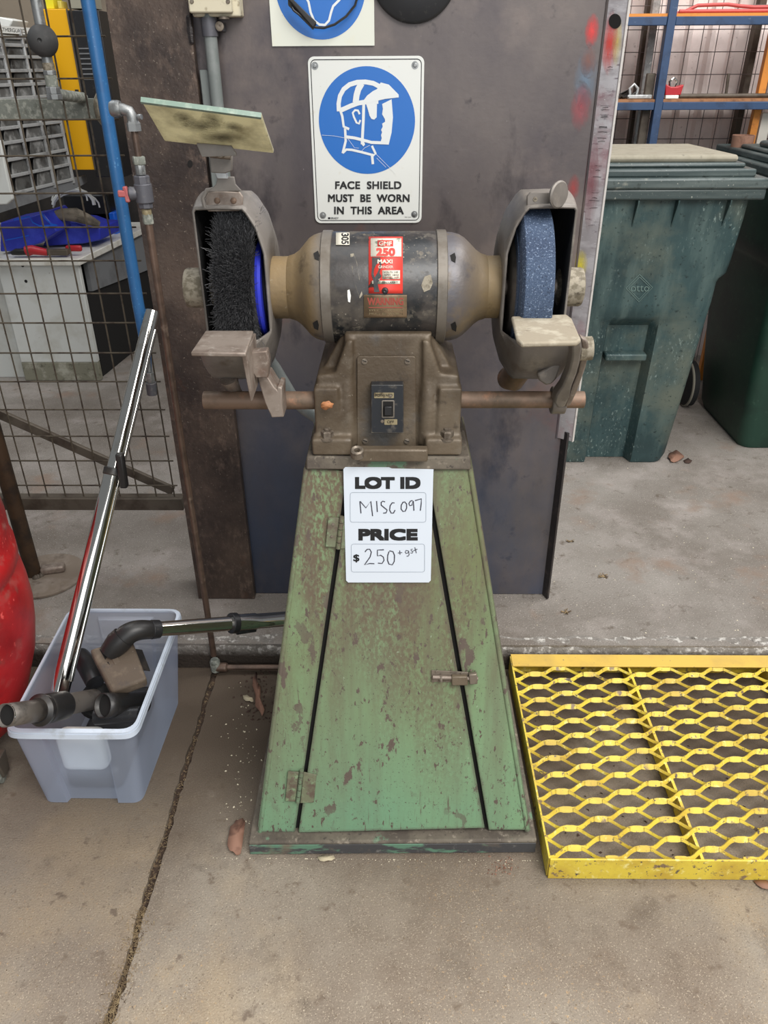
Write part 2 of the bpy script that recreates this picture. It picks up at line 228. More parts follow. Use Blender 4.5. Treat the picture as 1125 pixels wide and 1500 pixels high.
# ---------------------------------------------------------------- mesh builder
class MB:
    def __init__(s): s.v = []; s.f = []
    def add(s, vs, fs):
        k = len(s.v); s.v += [V(p) for p in vs]; s.f += [tuple(i+k for i in f) for f in fs]; return s
    def hexa(s, p):
        return s.add(p, [(0, 3, 2, 1), (4, 5, 6, 7), (0, 1, 5, 4), (1, 2, 6, 5), (2, 3, 7, 6), (3, 0, 4, 7)])
    def box(s, a, b):
        x0, y0, z0 = a; x1, y1, z1 = b
        return s.hexa([(x0, y0, z0), (x1, y0, z0), (x1, y1, z0), (x0, y1, z0), (x0, y0, z1), (x1, y0, z1), (x1, y1, z1), (x0, y1, z1)])
    def prism(s, pts, vec):
        pts = [V(p) for p in pts]; n = len(pts); vec = V(vec)
        return s.add(pts+[p+vec for p in pts], [tuple(range(n))[::-1], tuple(range(n, 2*n))]+[(i, (i+1) % n, (i+1) % n+n, i+n) for i in range(n)])
    def bar(s, a, b, w, h, up=(0, 0, 1)):
        a, b = V(a), V(b); d = (b-a).normalized(); sd = d.cross(V(up)).normalized(); u = sd.cross(d)
        q = [sd*(-w/2)+u*(-h/2), sd*(w/2)+u*(-h/2), sd*(w/2)+u*(h/2), sd*(-w/2)+u*(h/2)]
        return s.hexa([a+p for p in q]+[b+p for p in q])
    def tube(s, pts, r, n=12, caps=True, closed=False):
        pts = [V(p) for p in pts]; rs = r if isinstance(r, (list, tuple)) else [r]*len(pts)
        rings = []; ref = None
        for i, p in enumerate(pts):
            if i == 0: d = pts[1]-p
            elif i == len(pts)-1: d = p-pts[i-1]
            else: d = (pts[i+1]-p).normalized()+(p-pts[i-1]).normalized()
            d = d.normalized()
            if ref is None: ref = V((0, 0, 1)) if abs(d.z) < .9 else V((0, 1, 0))
            a = d.cross(ref).normalized(); b = a.cross(d).normalized(); ref = b
            rings.append([p+(a*math.cos(t*2*math.pi/n)+b*math.sin(t*2*math.pi/n))*rs[i] for t in range(n)])
        k = len(s.v); s.v += [q for rg in rings for q in rg]
        for i in range(len(rings)-1):
            for t in range(n): s.f.append((k+i*n+t, k+i*n+(t+1) % n, k+(i+1)*n+(t+1) % n, k+(i+1)*n+t))
        if caps:
            s.f.append(tuple(k+t for t in range(n))[::-1]); s.f.append(tuple(k+(len(rings)-1)*n+t for t in range(n)))
        return s
    def lathe(s, o, ax, prof, n=48):
        """prof: list of (distance along axis, radius)"""
        o = V(o); ax = V(ax).normalized(); ref = V((0, 0, 1)) if abs(ax.z) < .9 else V((0, 1, 0))
        a = ax.cross(ref).normalized(); b = a.cross(ax)
        k = len(s.v)
        for t, r in prof:
            for j in range(n):
                c = 2*math.pi*j/n; s.v.append(o+ax*t+(a*math.cos(c)+b*math.sin(c))*max(r, 1e-5))
        for i in range(len(prof)-1):
            for j in range(n): s.f.append((k+i*n+j, k+i*n+(j+1) % n, k+(i+1)*n+(j+1) % n, k+(i+1)*n+j))
        return s
    def ribbon(s, pts, w, nrm, off=0):
        """flat stroke of width w lying across nrm"""
        pts = [V(p) for p in pts]; n = V(nrm).normalized()
        L = []
        for i, p in enumerate(pts):
            d = (pts[min(i+1, len(pts)-1)]-pts[max(i-1, 0)]).normalized(); sd = d.cross(n).normalized()*w/2
            L += [p+sd+n*off, p-sd+n*off]
        return s.add(L, [(2*i, 2*i+1, 2*i+3, 2*i+2) for i in range(len(pts)-1)])
    def build(s, name, mat, parent=None, bevel=0, seg=2, smooth=True, ang=38, solid=0, sub=0, weld=False):
        me = bpy.data.meshes.new(name)
        if parent is None:
            xs = [p.x for p in s.v]; ys = [p.y for p in s.v]; zs = [p.z for p in s.v]
            org = V(((min(xs)+max(xs))/2, (min(ys)+max(ys))/2, min(zs)))
        else:
            r = parent
            while r.parent: r = r.parent
            org = r.location.copy()
        me.from_pydata([p-org for p in s.v], [], s.f)
        bm = bmesh.new(); bm.from_mesh(me)
        if weld: bmesh.ops.remove_doubles(bm, verts=bm.verts, dist=1e-5)
        bmesh.ops.recalc_face_normals(bm, faces=bm.faces)
        if smooth:
            for f in bm.faces: f.smooth = True
            for e in bm.edges:
                if len(e.link_faces) == 2 and e.calc_face_angle(0) > R(ang): e.smooth = False
        bm.to_mesh(me); bm.free()
        me.materials.append(mt[mat] if isinstance(mat, str) else mat)
        o = bpy.data.objects.new(name, me); COL.objects.link(o)
        if parent is None: o.location = org
        else: o.parent = parent
        if solid:
            md = o.modifiers.new('solidify', 'SOLIDIFY'); md.thickness = solid; md.offset = 0
        if bevel:
            md = o.modifiers.new('bevel', 'BEVEL'); md.width = bevel; md.segments = seg; md.limit_method = 'ANGLE'; md.angle_limit = R(35); md.harden_normals = False
        if sub:
            md = o.modifiers.new('subsurf', 'SUBSURF'); md.levels = sub; md.render_levels = sub
        return o

def tag(o, label, cat, group=None, kind=None):
    o['label'] = label; o['category'] = cat
    if group: o['group'] = group
    if kind: o['kind'] = kind
    return o
def thing(name, loc, label, cat, group=None):
    o = bpy.data.objects.new(name, None); COL.objects.link(o); o.location = loc; o.empty_display_size = .05
    return tag(o, label, cat, group)
def structure(o, label=None):
    o['kind'] = 'structure'
    if label: o['label'] = label
    return o
def copy_tree(o, parent=None):
    c = o.copy(); COL.objects.link(c); c.parent = parent
    for ch in [x for x in list(bpy.data.objects) if x.parent == o]: copy_tree(ch, c)
    return c

def text_mb(string, box, fn, bold=0.0, spacing=1.0, mb=None, off=.0006, rot=0):
    """lettering laid on a real surface: box=(x0,y0,x1,y1) as measured on the photograph, fn maps to the surface"""
    cu = bpy.data.curves.new('t', 'FONT'); cu.body = string; cu.offset = 0.0; cu.space_character = spacing; cu.resolution_u = 4
    ob = bpy.data.objects.new('t', cu); COL.objects.link(ob)
    me = bpy.data.meshes.new_from_object(ob); bpy.data.objects.remove(ob); bpy.data.curves.remove(cu)
    if mb is None: mb = MB()
    xs = [v.co.x for v in me.vertices]; ys = [v.co.y for v in me.vertices]
    if not xs: return mb
    x0, x1, y0, y1 = min(xs), max(xs), min(ys), max(ys); bx0, by0, bx1, by1 = box
    fs = [tuple(p.vertices) for p in me.polygons]
    bw = bold*(by1-by0)*.55
    shifts = [(0, 0)] if bw < .02 else [(a*bw, b*bw) for a in (-1, -.5, 0, .5, 1) for b in (-1, 0, 1)]
    for q, (ax, ay) in enumerate(shifts):
        vs = []
        for v in me.vertices:
            u = (v.co.x-x0)/(x1-x0); w = (v.co.y-y0)/(y1-y0)
            vs.append(fn(bx0+bw+u*(bx1-bx0-2*bw)+ax, by1-bw-w*(by1-by0-2*bw)+ay, off+q*.000012))
        mb.add(vs, fs)
    bpy.data.meshes.remove(me)
    return mb

def rrect(x0, y0, x1, y1, r, n=5):
    pts = []
    for cx, cy, a0 in ((x1-r, y0+r, -90), (x1-r, y1-r, 0), (x0+r, y1-r, 90), (x0+r, y0+r, 180)):
        for i in range(n+1):
            a = R(a0+90*i/n); pts.append((cx+r*math.cos(a), cy+r*math.sin(a)))
    return pts

# ================================================================ SETTING
ZS = .07      # raised slab height
YE = 1.52     # its front edge
def jag(x, y0, y1, n, amp, seed):
    rnd = random.Random(seed); return [(x+rnd.uniform(-amp, amp)+.0016*math.sin(i*.37+seed), y0+(y1-y0)*i/n) for i in range(n+1)]
jl = jag(-.4725, -1.0, YE, 170, .0026, 1); jr = jag(-.4590, -1.0, YE, 170, .0026, 2)
# left of the joint / right of the joint
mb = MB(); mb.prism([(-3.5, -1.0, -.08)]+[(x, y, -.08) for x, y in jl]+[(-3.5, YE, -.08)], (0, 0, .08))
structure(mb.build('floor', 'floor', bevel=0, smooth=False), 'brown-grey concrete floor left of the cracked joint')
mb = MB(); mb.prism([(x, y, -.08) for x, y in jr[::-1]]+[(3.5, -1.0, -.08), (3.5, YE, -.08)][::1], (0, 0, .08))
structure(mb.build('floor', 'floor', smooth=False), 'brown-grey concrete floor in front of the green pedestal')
mb = MB(); mb.box((-.50, -1.0, -.09), (-.43, YE, -.010)); structure(mb.build('trim_1', 'dirt'), 'dirt-filled joint in the concrete floor')
# straw and grit lying in the joint: stuff
mb = MB(); rnd = random.Random(3)
for i in range(2600):
    y = .62+rnd.random()**2.2*.85 if rnd.random() < .22 else .58+rnd.random()**1.5*.28
    x = -.466+rnd.gauss(0, .005 if y > .85 else .012); a = rnd.uniform(0, 6.28); l = rnd.uniform(.001, .008)
    z = -.008+rnd.random()*.010
    mb.bar((x, y, z), (x+math.cos(a)*l, y+math.sin(a)*l, z+rnd.uniform(-.002, .003)), .0007, .0006)
tag(mb.build('straw_debris', 'straw', smooth=False), 'bits of straw and dry grass caught in the floor joint', 'debris', kind='stuff')

mb = MB(); mb.box((-3.5, YE+.012, -.08), (3.5, 5.2, ZS))
structure(mb.build('floor', 'slab', smooth=False), 'raised grey concrete slab behind the grinder')
# rough lip of the raised slab
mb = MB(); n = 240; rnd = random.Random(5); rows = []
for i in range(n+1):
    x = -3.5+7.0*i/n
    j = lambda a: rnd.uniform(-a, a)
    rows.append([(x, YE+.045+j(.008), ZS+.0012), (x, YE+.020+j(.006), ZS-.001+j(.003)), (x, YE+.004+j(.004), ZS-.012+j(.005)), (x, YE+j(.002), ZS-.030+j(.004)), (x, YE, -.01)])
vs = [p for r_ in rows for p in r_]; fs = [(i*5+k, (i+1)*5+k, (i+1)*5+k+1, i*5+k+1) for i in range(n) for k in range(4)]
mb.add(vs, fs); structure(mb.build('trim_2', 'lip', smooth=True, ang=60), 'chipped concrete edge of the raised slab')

# steel partition wall
YL, YR = 1.715, 1.75
wl0, wl1 = P(290, 878, YL).x, P(372, 876, YL).x
fr = P(797, 870, YR).x
wz = ZS+.002
mb = MB(); mb.box((wl1-.02, YR, wz), (fr, YR+.012, 2.35))
wall = structure(mb.build('wall_center', 'steel_r'), 'dark grey steel sheet partition behind the grinder')
mb = MB(); mb.box((wl0, YL+.008, wz), (wl1, YL+.03, 2.35)); o = mb.build('steel_sheet', 'steel_l', wall); o['label'] = 'brown patinated steel sheet on the left of the partition'
mb = MB(); mb.box((wl0+.02, YR+.0121, wz), (fr-.01, YR+.07, 2.3)); mb.build('backing_frame', 'steel_dark', wall)
# edge flange: folded strip on the right edge
FY = YR-.045
def flp(px, py): return P(px, py, FY)
t0 = flp(885, 20); t1 = flp(917, 20); 
mb = MB()
fx0 = fr-.006
mb.prism([(fx0, YR+.001, wz), (fr+.004, YR+.001, wz), (fr+.010, YR-.02, wz), (fr+.004, YR-.026, wz)], (0, 0, .5)); mb.build('lower_edge_strip', 'steel_dark', wall, bevel=.001)
mb = MB()
mb.prism([(fr-.020, YR+.010, .55), (fr-.016, YR-.002, .55), (fr+.018, YR-.026, .55), (fr+.021, YR-.022, .55), (fr+.010, YR+.012, .55)], (0, 0, 1.8))
mb2 = MB(); mb2.prism([(fr+.017, YR-.0275, .55), (fr+.0225, YR-.0215, .55), (fr+.0215, YR-.0205, .55), (fr+.016, YR-.0255, .55)], (0, 0, 1.8)); fl = mb.build('edge_flange', 'flange', wall, bevel=.0015); fl['label'] = 'pale paint-smeared flange on the right edge of the partition'
mb2.build('flange_edge', 'cap_white', fl); MB().prism([(fr-.0215, YR+.009, .55), (fr-.0185, YR-.0025, .55), (fr-.0150, YR-.0042, .55), (fr-.016, YR+.009, .55)], (0, 0, 1.8)).build('flange_fold', 'steel_r', fl)
# the flange's own sloping face, for marks
fn_fl = PLN((fr+.018, YR-.026, 1), (V((fr+.018, YR-.026, 0))-V((fr-.016, YR-.002, 0))).cross(V((0, 0, 1))).normalized()*1)
nf = (V((fr+.018, YR-.026, 0))-V((fr-.016, YR-.002, 0))).cross(V((0, 0, 1))).normalized()
if nf.y > 0: nf = -nf
fn_fl = PLN((fr+.018, YR-.026, 1), nf)
mb = MB(); c = [fn_fl(901+9*math.cos(a*math.pi/10), 31+11*math.sin(a*math.pi/10), .0008) for a in range(20)]; mb.prism(c, nf*.0006); mb.build('bolt_hole', 'gap', fl)
def paintpatch(name, fn, pts, col, par, off=.0007):
    mb = MB(); q = [fn(x, y, off) for x, y in pts]; mb.add(q, [tuple(range(len(q)))]); return mb.build(name, col, par, smooth=False)
def spray(name, rgb, cx, cy, rx, ry, seed):
    """soft-edged overspray of paint: transparency falls off away from the patch centre"""
    m = bpy.data.materials.new(name); m.use_nodes = True; nt = m.node_tree; N = nt.nodes; L = nt.links; b = N['Principled BSDF']
    b.inputs['Base Color'].default_value = (*lin(rgb), 1); b.inputs['Roughness'].default_value = .6
    tc = N.new('ShaderNodeTexCoord'); mp = N.new('ShaderNodeMapping'); mp.inputs['Location'].default_value = (-.5, -.5, -.5); L.new(tc.outputs['Generated'], mp.inputs[0])
    ln = N.new('ShaderNodeVectorMath'); ln.operation = 'LENGTH'
    sp = N.new('ShaderNodeSeparateXYZ'); L.new(mp.outputs[0], sp.inputs[0]); cb = N.new('ShaderNodeCombineXYZ'); L.new(sp.outputs[0], cb.inputs[0]); L.new(sp.outputs[2], cb.inputs[2])
    L.new(cb.outputs[0], ln.inputs[0])
    ns = N.new('ShaderNodeTexNoise'); ns.inputs['Scale'].default_value = 9; L.new(tc.outputs['Generated'], ns.inputs[0])
    ad = N.new('ShaderNodeMath'); ad.operation = 'MULTIPLY_ADD'; L.new(ns.outputs[0], ad.inputs[0]); ad.inputs[1].default_value = .25; L.new(ln.outputs[1], ad.inputs[2])
    mr = N.new('ShaderNodeMapRange'); mr.inputs[1].default_value = .60; mr.inputs[2].default_value = .05; mr.inputs[3].default_value = 0; mr.inputs[4].default_value = seed
    L.new(ad.outputs[0], mr.inputs[0]); L.new(mr.outputs[0], b.inputs['Alpha'])
    return m
def splash(fn, rgb, cx, cy, rx, ry, amt, par, off=.0008):
    m = spray('overspray', rgb, cx, cy, rx, ry, amt); mb = MB(); rx *= 1.45; ry *= 1.6; q = [fn(cx+rx*math.cos(a*math.pi/12), cy+ry*math.sin(a*math.pi/12), off) for a in range(24)]
    mb.add(q, [tuple(range(24))]); o = mb.build('paint_mark', m, par, smooth=False); return o
fn_w = PLN((0, YR, 1), (0, -1, 0))
splash(fn_fl, (226, 70, 58), 893, 62, 9, 32, .9, fl); splash(fn_fl, (240, 214, 90), 904, 60, 5, 30, .5, fl)
splash(fn_fl, (150, 82, 92), 866, 265, 8, 55, .6, fl); splash(fn_fl, (236, 220, 60), 850, 388, 8, 16, .9, fl)
splash(fn_w, (232, 66, 66), 867, 45, 8, 18, .9, wall); splash(fn_w, (120, 150, 176), 858, 115, 13, 36, .55, wall)
splash(fn_w, (176, 84, 92), 851, 156, 12, 24, .75, wall); splash(fn_w, (176, 64, 64), 840, 275, 7, 14, .7, wall); splash(fn_w, (170, 110, 90), 862, 90, 9, 16, .6, wall)
# scratches across the flange
rnd = random.Random(11); mb = MB()
for i in range(26):
    y = rnd.choice([rnd.uniform(95, 330), rnd.uniform(140, 260)]); xc = 903-(y-20)*.118; l = rnd.uniform(3, 8)
    mb.ribbon([fn_fl(xc-l, y+rnd.uniform(-1, 1), .001), fn_fl(xc, y+rnd.uniform(-1, 1), .001), fn_fl(xc+l, y, .001)], rnd.choice([.0005, .0008]), nf)
mb.build('marker_scratches', 'steel_dark', fl, smooth=False)
fn_l = PLN((0, YL+.008, 1), (0, -1, 0))
mb = MB(); mb.prism([fn_l(278.5+4*math.cos(a*math.pi/8), 240+5.5*math.sin(a*math.pi/8), .0006) for a in range(16)], (0, -.0005, 0)); mb.build('bolt_hole', 'gap', wall)
# weld bead on the seam
mb = MB(); rnd = random.Random(4)
for i in range(14):
    p = fn_l(276+i*.35, 26+i*2.7, .002); mb.lathe(p, (0, -1, 0), [(-.003, .0), (-.001, .005), (.002, .004+rnd.random()*.002), (.004, .001)], 8)
mb.build('weld_bead', 'steel_dark', wall)

# back walls
mb = MB(); n = 0; X0 = .2; X1 = 3.4; x = X0; pr = []
while x < X1:
    pr += [(x, 3.80), (x+.052, 3.80), (x+.062, 3.775), (x+.076, 3.775), (x+.086, 3.80)]; x += .095
vs = [(a, b, ZS) for a, b in pr]+[(a, b, 2.6) for a, b in pr]; k = len(pr)
mb.add(vs, [(i, i+1, i+1+k, i+k) for i in range(k-1)])
structure(mb.build('wall_back', 'clad', smooth=False, solid=.002), 'pale ribbed metal cladding behind the blue rack')
mb = MB(); mb.box((-4.2, 4.6, ZS), (.3, 4.65, 2.6)); structure(mb.build('wall_left', 'beige'), 'dull beige wall in the far left background')

# ================================================================ PEDESTAL GRINDER
FP0, FP1 = V((0, 1.0, .042)), V((0, 1.12, .79))
fnv = V((0, -(FP1.z-FP0.z), FP1.y-FP0.y)).normalized()       # outward normal of sloping front
FR = PLN(FP0, fnv)
gr = thing('pedestal_grinder', (-.01, 1.2, 0), 'double-ended bench grinder bolted on a tall tapered green steel pedestal', 'grinder')
# base
mb = MB(); mb.prism([(-.288, .975, 0), (.279, .985, 0), (.279, 1.46, 0), (-.288, 1.46, 0)], (0, 0, .036))
base = mb.build('base_plate', 'green_base', gr, bevel=.005)
mb = MB(); mb.prism([(-.286, .9744, .003), (.277, .9844, .003), (.277, .9844, .030), (-.286, .9744, .030)], (0, -.0015, 0)); mb.build('base_front_edge', 'green_lip', base, bevel=.0008)
# body (dark carcass just behind the skin)
def fp(x, y, off=0): return FR(x, y, off)
bl, br_, tl, tr = fp(379, 1220), fp(775, 1216), fp(448, 686), fp(690, 685)
bkY0, bkY1 = 1.43, 1.33
inn = fnv*-.010
mb = MB(); mb.hexa([bl+inn+V((0.004, 0, 0)), br_+inn-V((.004, 0, 0)), V((br_.x-.004, bkY0, bl.z)), V((bl.x+.004, bkY0, bl.z)), tl+inn+V((.004, 0, 0)), tr+inn-V((.004, 0, 0)), V((tr.x-.004, bkY1, tl.z)), V((tl.x+.004, bkY1, tl.z))])
body = mb.build('pedestal_body', 'gap', gr)
body['label'] = 'tapered pedestal body'
def skin(name, pts, th, mat='green', bev=.0015, par=body, out=0.0):
    q = [fp(x, y, out) for x, y in pts]; return MB().prism(q, fnv*-th).build(name, mat, par, bevel=bev)
skin('left_stile', [(379, 1219), (432, 1219), (496, 775), (508, 690), (448, 686)], .009)
skin('right_stile', [(716, 1216), (775, 1216), (690, 685), (625, 688), (641, 775)], .009)
# right stile outer rounded rib and left outer rib (folded corners), worn
for a, b, nm in (((381, 1219), (449, 686), 'corner_fold'), ((772, 1216), (688, 686), 'corner_fold')):
    p, q = fp(*a, -.002), fp(*b, -.002); MB().tube([p, q], .0048, 10).build(nm, 'green', body)
# side skins
for s, (b0, t0) in ((-1, (bl, tl)), (1, (br_, tr))):
    MB().prism([b0, V((b0.x, bkY0, b0.z)), V((t0.x, bkY1, t0.z)), t0], (s*.003, 0, 0)).build('side_panel', 'green', body)
MB().prism([V((bl.x, bkY0, bl.z)), V((br_.x, bkY0, bl.z)), V((tr.x, bkY1, tl.z)), V((tl.x, bkY1, tl.z))], (0, .003, 0)).build('back_panel', 'green', body)
door = skin('door', [(437, 1220), (710, 1213), (634, 775), (622, 700), (511, 700), (500, 792)], .006, out=.0025, bev=.0012)
# hinges: on the door's left edge
def hinge(cx, cy, full=True):
    # measured in photo pixels, follows the sloping gap
    h = MB()
    h.prism([fp(x, y, .0028) for x, y in ((cx-18, cy-21), (cx-2, cy-20), (cx-7, cy+23), (cx-22, cy+22))], fnv*.003)
    h.prism([fp(x, y, .0028) for x, y in ((cx+5, cy-20), (cx+24, cy-16), (cx+20, cy+24), (cx+0, cy+25))], fnv*.003)
    hg = h.build('hinge', 'green_base', body, bevel=.0007)
    k = MB()
    for i in range(5):
        f0, f1 = i/5+.01, (i+1)/5-.01; a = (cx+2-6*f0, cy-22+48*f0); b = (cx+2-6*f1, cy-22+48*f1)
        k.tube([fp(*a, .006), fp(*b, .006)], .0042, 10)
    k.build('hinge_knuckle', 'green', hg)
    for dx, dy in ((-11, -10), (-13, 8), (13, -8), (11, 12)): MB().lathe(fp(cx+dx, cy+dy, .0056), fnv, [(0, .0030), (.0012, .0026), (.0014, .0)], 8).build('hinge_screw', 'bolt', hg)
hinge(440, 1150)
hinge(499, 778)
for o_ in bpy.data.objects:
    if o_.name.startswith('hinge') and o_.type == 'MESH' and o_.data.materials[0] == mt['green_base']: o_.data.materials[0] = mt['green_hinge']
# latch
lt = MB(); lt.prism([fp(x, y, .003) for x, y in ((632, 981), (686, 984), (686, 999), (632, 998))], fnv*.002)
latch = lt.build('latch', 'bolt', door, bevel=.0005)
MB().tube([fp(634, 992, .008), fp(700, 994, .008)], .0038, 10).build('latch_bolt', 'rest', door)
MB().prism([fp(x, y, .004) for x, y in ((661, 987), (684, 987), (685, 1000), (661, 1000))], fnv*.010).build('latch_guide', 'cast', door, bevel=.002)
MB().prism([fp(x, y, .003) for x, y in ((686, 984), (698, 983), (699, 998), (687, 999))], fnv*.010).build('latch_keep', 'bolt', body, bevel=.002)
MB().tube([fp(646, 990, .008), fp(646, 999, .012)], .003, 8).build('latch_knob', 'bolt', door)
for x, y in ((639, 984), (676, 986), (690, 982), (696, 997)): MB().lathe(fp(x, y, .005), fnv, [(0, .0024), (.0015, .002), (.0017, 0)], 8).build('latch_screw', 'bolt', door if x < 686 else body)
# top plate
zt0 = fp(570, 685).z
zt = .806
mb = MB(); yf = 1.112
xl, xr = P(447, 676, yf).x, P(691, 674, yf).x
mb.hexa([(xl, yf, zt0-.001), (xr, yf, zt0-.001), (xr-.004, 1.335, zt0-.001), (xl+.004, 1.335, zt0-.001), (xl+.002, yf+.003, zt), (xr-.002, yf+.003, zt), (xr-.006, 1.335, zt), (xl+.006, 1.335, zt)])
mb.build('top_plate', 'green_base', gr, bevel=.003)
# tool tray lip on the front
tr_ = MB(); yT = 1.098
a, b = P(524, 664, yT), P(627, 662, yT)
tr_.box((a.x, yT, a.z-.016), (b.x, yf+.004, a.z+.006)); tr_.build('front_ledge', 'cast', gr, bevel=.003)
MB().lathe(P(523, 662, yT-.002), (0, -.3, 1), [(-.008, .0105), (.004, .0105), (.006, .008), (.004, .005), (-.002, .005)], 20).build('ledge_nut', 'bolt', gr)

# --- casting
AX = V((P(564, 421, 1.23).x, 1.23, P(564, 421, 1.23).z))     # motor axis centre
CY = 1.145
def cp(x, y, Y=CY): return P(x, y, Y)
mb = MB()
zb = zt+.001
def col_(pts, Y0, Y1): # polygon in photo pixels extruded in depth
    q = [P(x, y, Y0) for x, y in pts]; mb.prism(q, (0, Y1-Y0, 0))
mb_z = lambda p: V((p.x, p.y, max(p.z, zb)))
def colz(pts, Y0, Y1, tilt=0):
    q = [mb_z(P(x, y, Y0)) for x, y in pts]; n = len(q)
    q2 = [V((p.x, p.y, p.z)) for p in q]
    top = max(p.z for p in q)
    for p in q2: p.y += tilt*(p.z-zb)/(top-zb)
    mb.add(q2+[V((p.x, Y1, p.z)) for p in q2], [tuple(range(n))[::-1], tuple(range(n, 2*n))]+[(i, (i+1) % n, (i+1) % n+n, i+n) for i in range(n)])
colz([(512, 662), (618, 662), (633, 491), (503, 491)], 1.142, 1.31, .008)          # central tower
colz([(463, 662), (672, 662), (672, 556), (634, 492), (500, 492), (463, 558)], 1.172, 1.31)   # flaring skirt
for sgn, x0, x1 in ((-1, 461, 497), (1, 641, 675)):
    xa, xb = P(x0, 600, 1.14).x, P(x1, 600, 1.14).x; xc = (xa+xb)/2; rr = (xb-xa)/2
    ztop = P(x0, 546, 1.14).z; zr = P(565, 586, 1.15).z
    mb.box((xa, 1.130, zb), (xb, 1.31, zr+.027))
    # foot pad
    pa, pb = P(457 if sgn < 0 else 622, 650, 1.12).x, P(516 if sgn < 0 else 677, 650, 1.12).x
    mb.box((pa, 1.116, zb), (pb, 1.31, zb+.030))
    # shoulder filling the corner between tower and boss, and the rounded ridge beside the cover
    S_ = (lambda x: x) if sgn < 0 else (lambda x: 1136-x)
    colz([(S_(463), 662), (S_(517), 662), (S_(517), 498), (S_(507), 500), (S_(497), 528), (S_(490), 548), (S_(463), 550)], 1.1395, 1.31)
    xw = P(S_(508), 600, 1.14).x
    mb.tube([(xw, 1.148, zb+.01), (xw, 1.147, zb+.07), (xw-sgn*.001, 1.151, zb+.11), (xw-sgn*.004, 1.160, zb+.15)], [.0185, .0165, .0145, .011], 16)
cast = mb.build('casting', 'cast', gr, ang=60)
md = cast.modifiers.new('remesh', 'REMESH'); md.mode = 'VOXEL'; md.voxel_size = .0028; md.use_smooth_shade = True
md = cast.modifiers.new('smooth', 'CORRECTIVE_SMOOTH'); cast.modifiers.remove(md)
md = cast.modifiers.new('smooth', 'SMOOTH'); md.factor = .6; md.iterations = 9
# saddle under the barrel
# cover plate w/ screws
fc = PLN((0, 1.1405, zb), (0, -1, .045))
nc = V((0, -1, .045)).normalized()
def plate_on(fn, n, pts, th, name, mat, par, bev=.001, off=0.0): return MB().prism([fn(x, y, off) for x, y in pts], n*th).build(name, mat, par, bevel=bev)
cov = plate_on(fc, nc, rrect(523, 521, 609, 655, 4), .0035, 'switch_cover', 'cast', gr, .0012)
for x, y in ((534, 529), (597, 529), (535, 646), (596, 646)):
    s = MB().lathe(fc(x, y, .0035), nc, [(0, .0048), (.002, .0044), (.0026, .0)], 14).build('cover_screw', 'bolt', cov)
    MB().bar(fc(x-3, y-1, .0063), fc(x+3, y+1, .0063), .001, .0006, nc).build('screw_slot', 'gap', cov)
swb = plate_on(fc, nc, rrect(544, 558, 591, 628, 1.5), .020, 'switch_box', 'switch', gr, .001, .0035)
fs_ = PLN(fc(567, 590, .0235), nc)
plate_on(fs_, nc, rrect(548, 575, 577, 583, 1), .0008, 'switch_label', 'brass', swb, 0)
plate_on(fs_, nc, rrect(563, 614, 582, 622, 1), .0008, 'switch_label', 'brass', swb, 0)
text_mb('FORWARD', (550, 577, 575, 581), fs_, .01, off=.0012).build('switch_lettering', 'ink', swb, smooth=False)
text_mb('OFF', (567, 616, 577, 620), fs_, .01, off=.0012).build('switch_lettering', 'ink', swb, smooth=False)
plate_on(fs_, nc, rrect(559, 586, 578, 612, 2), .002, 'toggle_surround', 'band', swb, .0006)
plate_on(fs_, nc, rrect(561, 588, 576, 610, 1), .0004, 'toggle_recess', 'gap', swb, 0, .0020)
MB().prism([fs_(563, 594, .003), fs_(574, 594, .003), fs_(574, 607, .003), fs_(563, 607, .003)], nc*.006).build('toggle', 'black', swb, bevel=.001)
for x, y in ((572, 580), (560, 617)): MB().lathe(fs_(x, y, 0), nc, [(0, .0030), (.0014, .0026), (.0018, 0)], 10).build('switch_screw', 'bolt', swb)
text_mb('GMF', (550, 632, 580, 644), fc, .03, off=.0038).build('cast_lettering', 'cast', cov, smooth=False)
# hex bolts on the feet
for x in (480, 655):
    p = P(x, 640, 1.128); p.z = zb+.026
    MB().lathe(p, (0, 0, 1), [(0, .0145), (.003, .0145), (.003, .001)], 20).build('washer', 'bolt', gr)
    MB().lathe(p+V((0, 0, .003)), (0, 0, 1), [(0, .0105), (.009, .0105), (.011, .008), (.011, .0)], 6).build('hex_nut', 'bolt', gr, ang=20)
    MB().lathe(p+V((0, 0, .012)), (0, 0, 1), [(0, .0055), (.005, .0055), (.006, .004), (.006, 0)], 14).build('stud', 'bolt', gr)

# --- motor barrel and ends
def xm(px, Y=1.2): return P(px, 421, Y).x-AX.x
RB = .0835
def motor(name, prof, mat, n=64):
    return MB().lathe(AX, (1, 0, 0), [(xm(a), r) for a, r in prof], n).build(name, mat, gr, weld=False)
barrel = motor('motor_barrel', [(484, .001), (484, RB), (486, RB), (643, RB), (645, RB-.001), (645, .001)], 'barrel')
motor('clamp_band', [(473, .02), (473, .084), (474, .0855), (487, .0855), (488, .084), (488, .05)], 'band')
motor('clamp_band', [(638, .05), (638, .084), (639, .0858), (652, .0858), (653, .084), (653, .02)], 'band')
bell_l = motor('motor_end_bell', [(396, .0), (396, .0475), (421, .0475), (422, .0485), (430, .051), (438, .057), (446, .0665), (453, .0745), (460, .0790), (467, .0815), (474, .0825), (474, .02)], 'bell')
bell_r = motor('motor_end_bell', [(652, .02), (652, .0825), (662, .0818), (672, .079), (680, .074), (688, .0665), (697, .057), (705, .051), (713, .0485), (714, .0475), (736, .0475), (738, .0475), (738, .0)], 'bell_r')
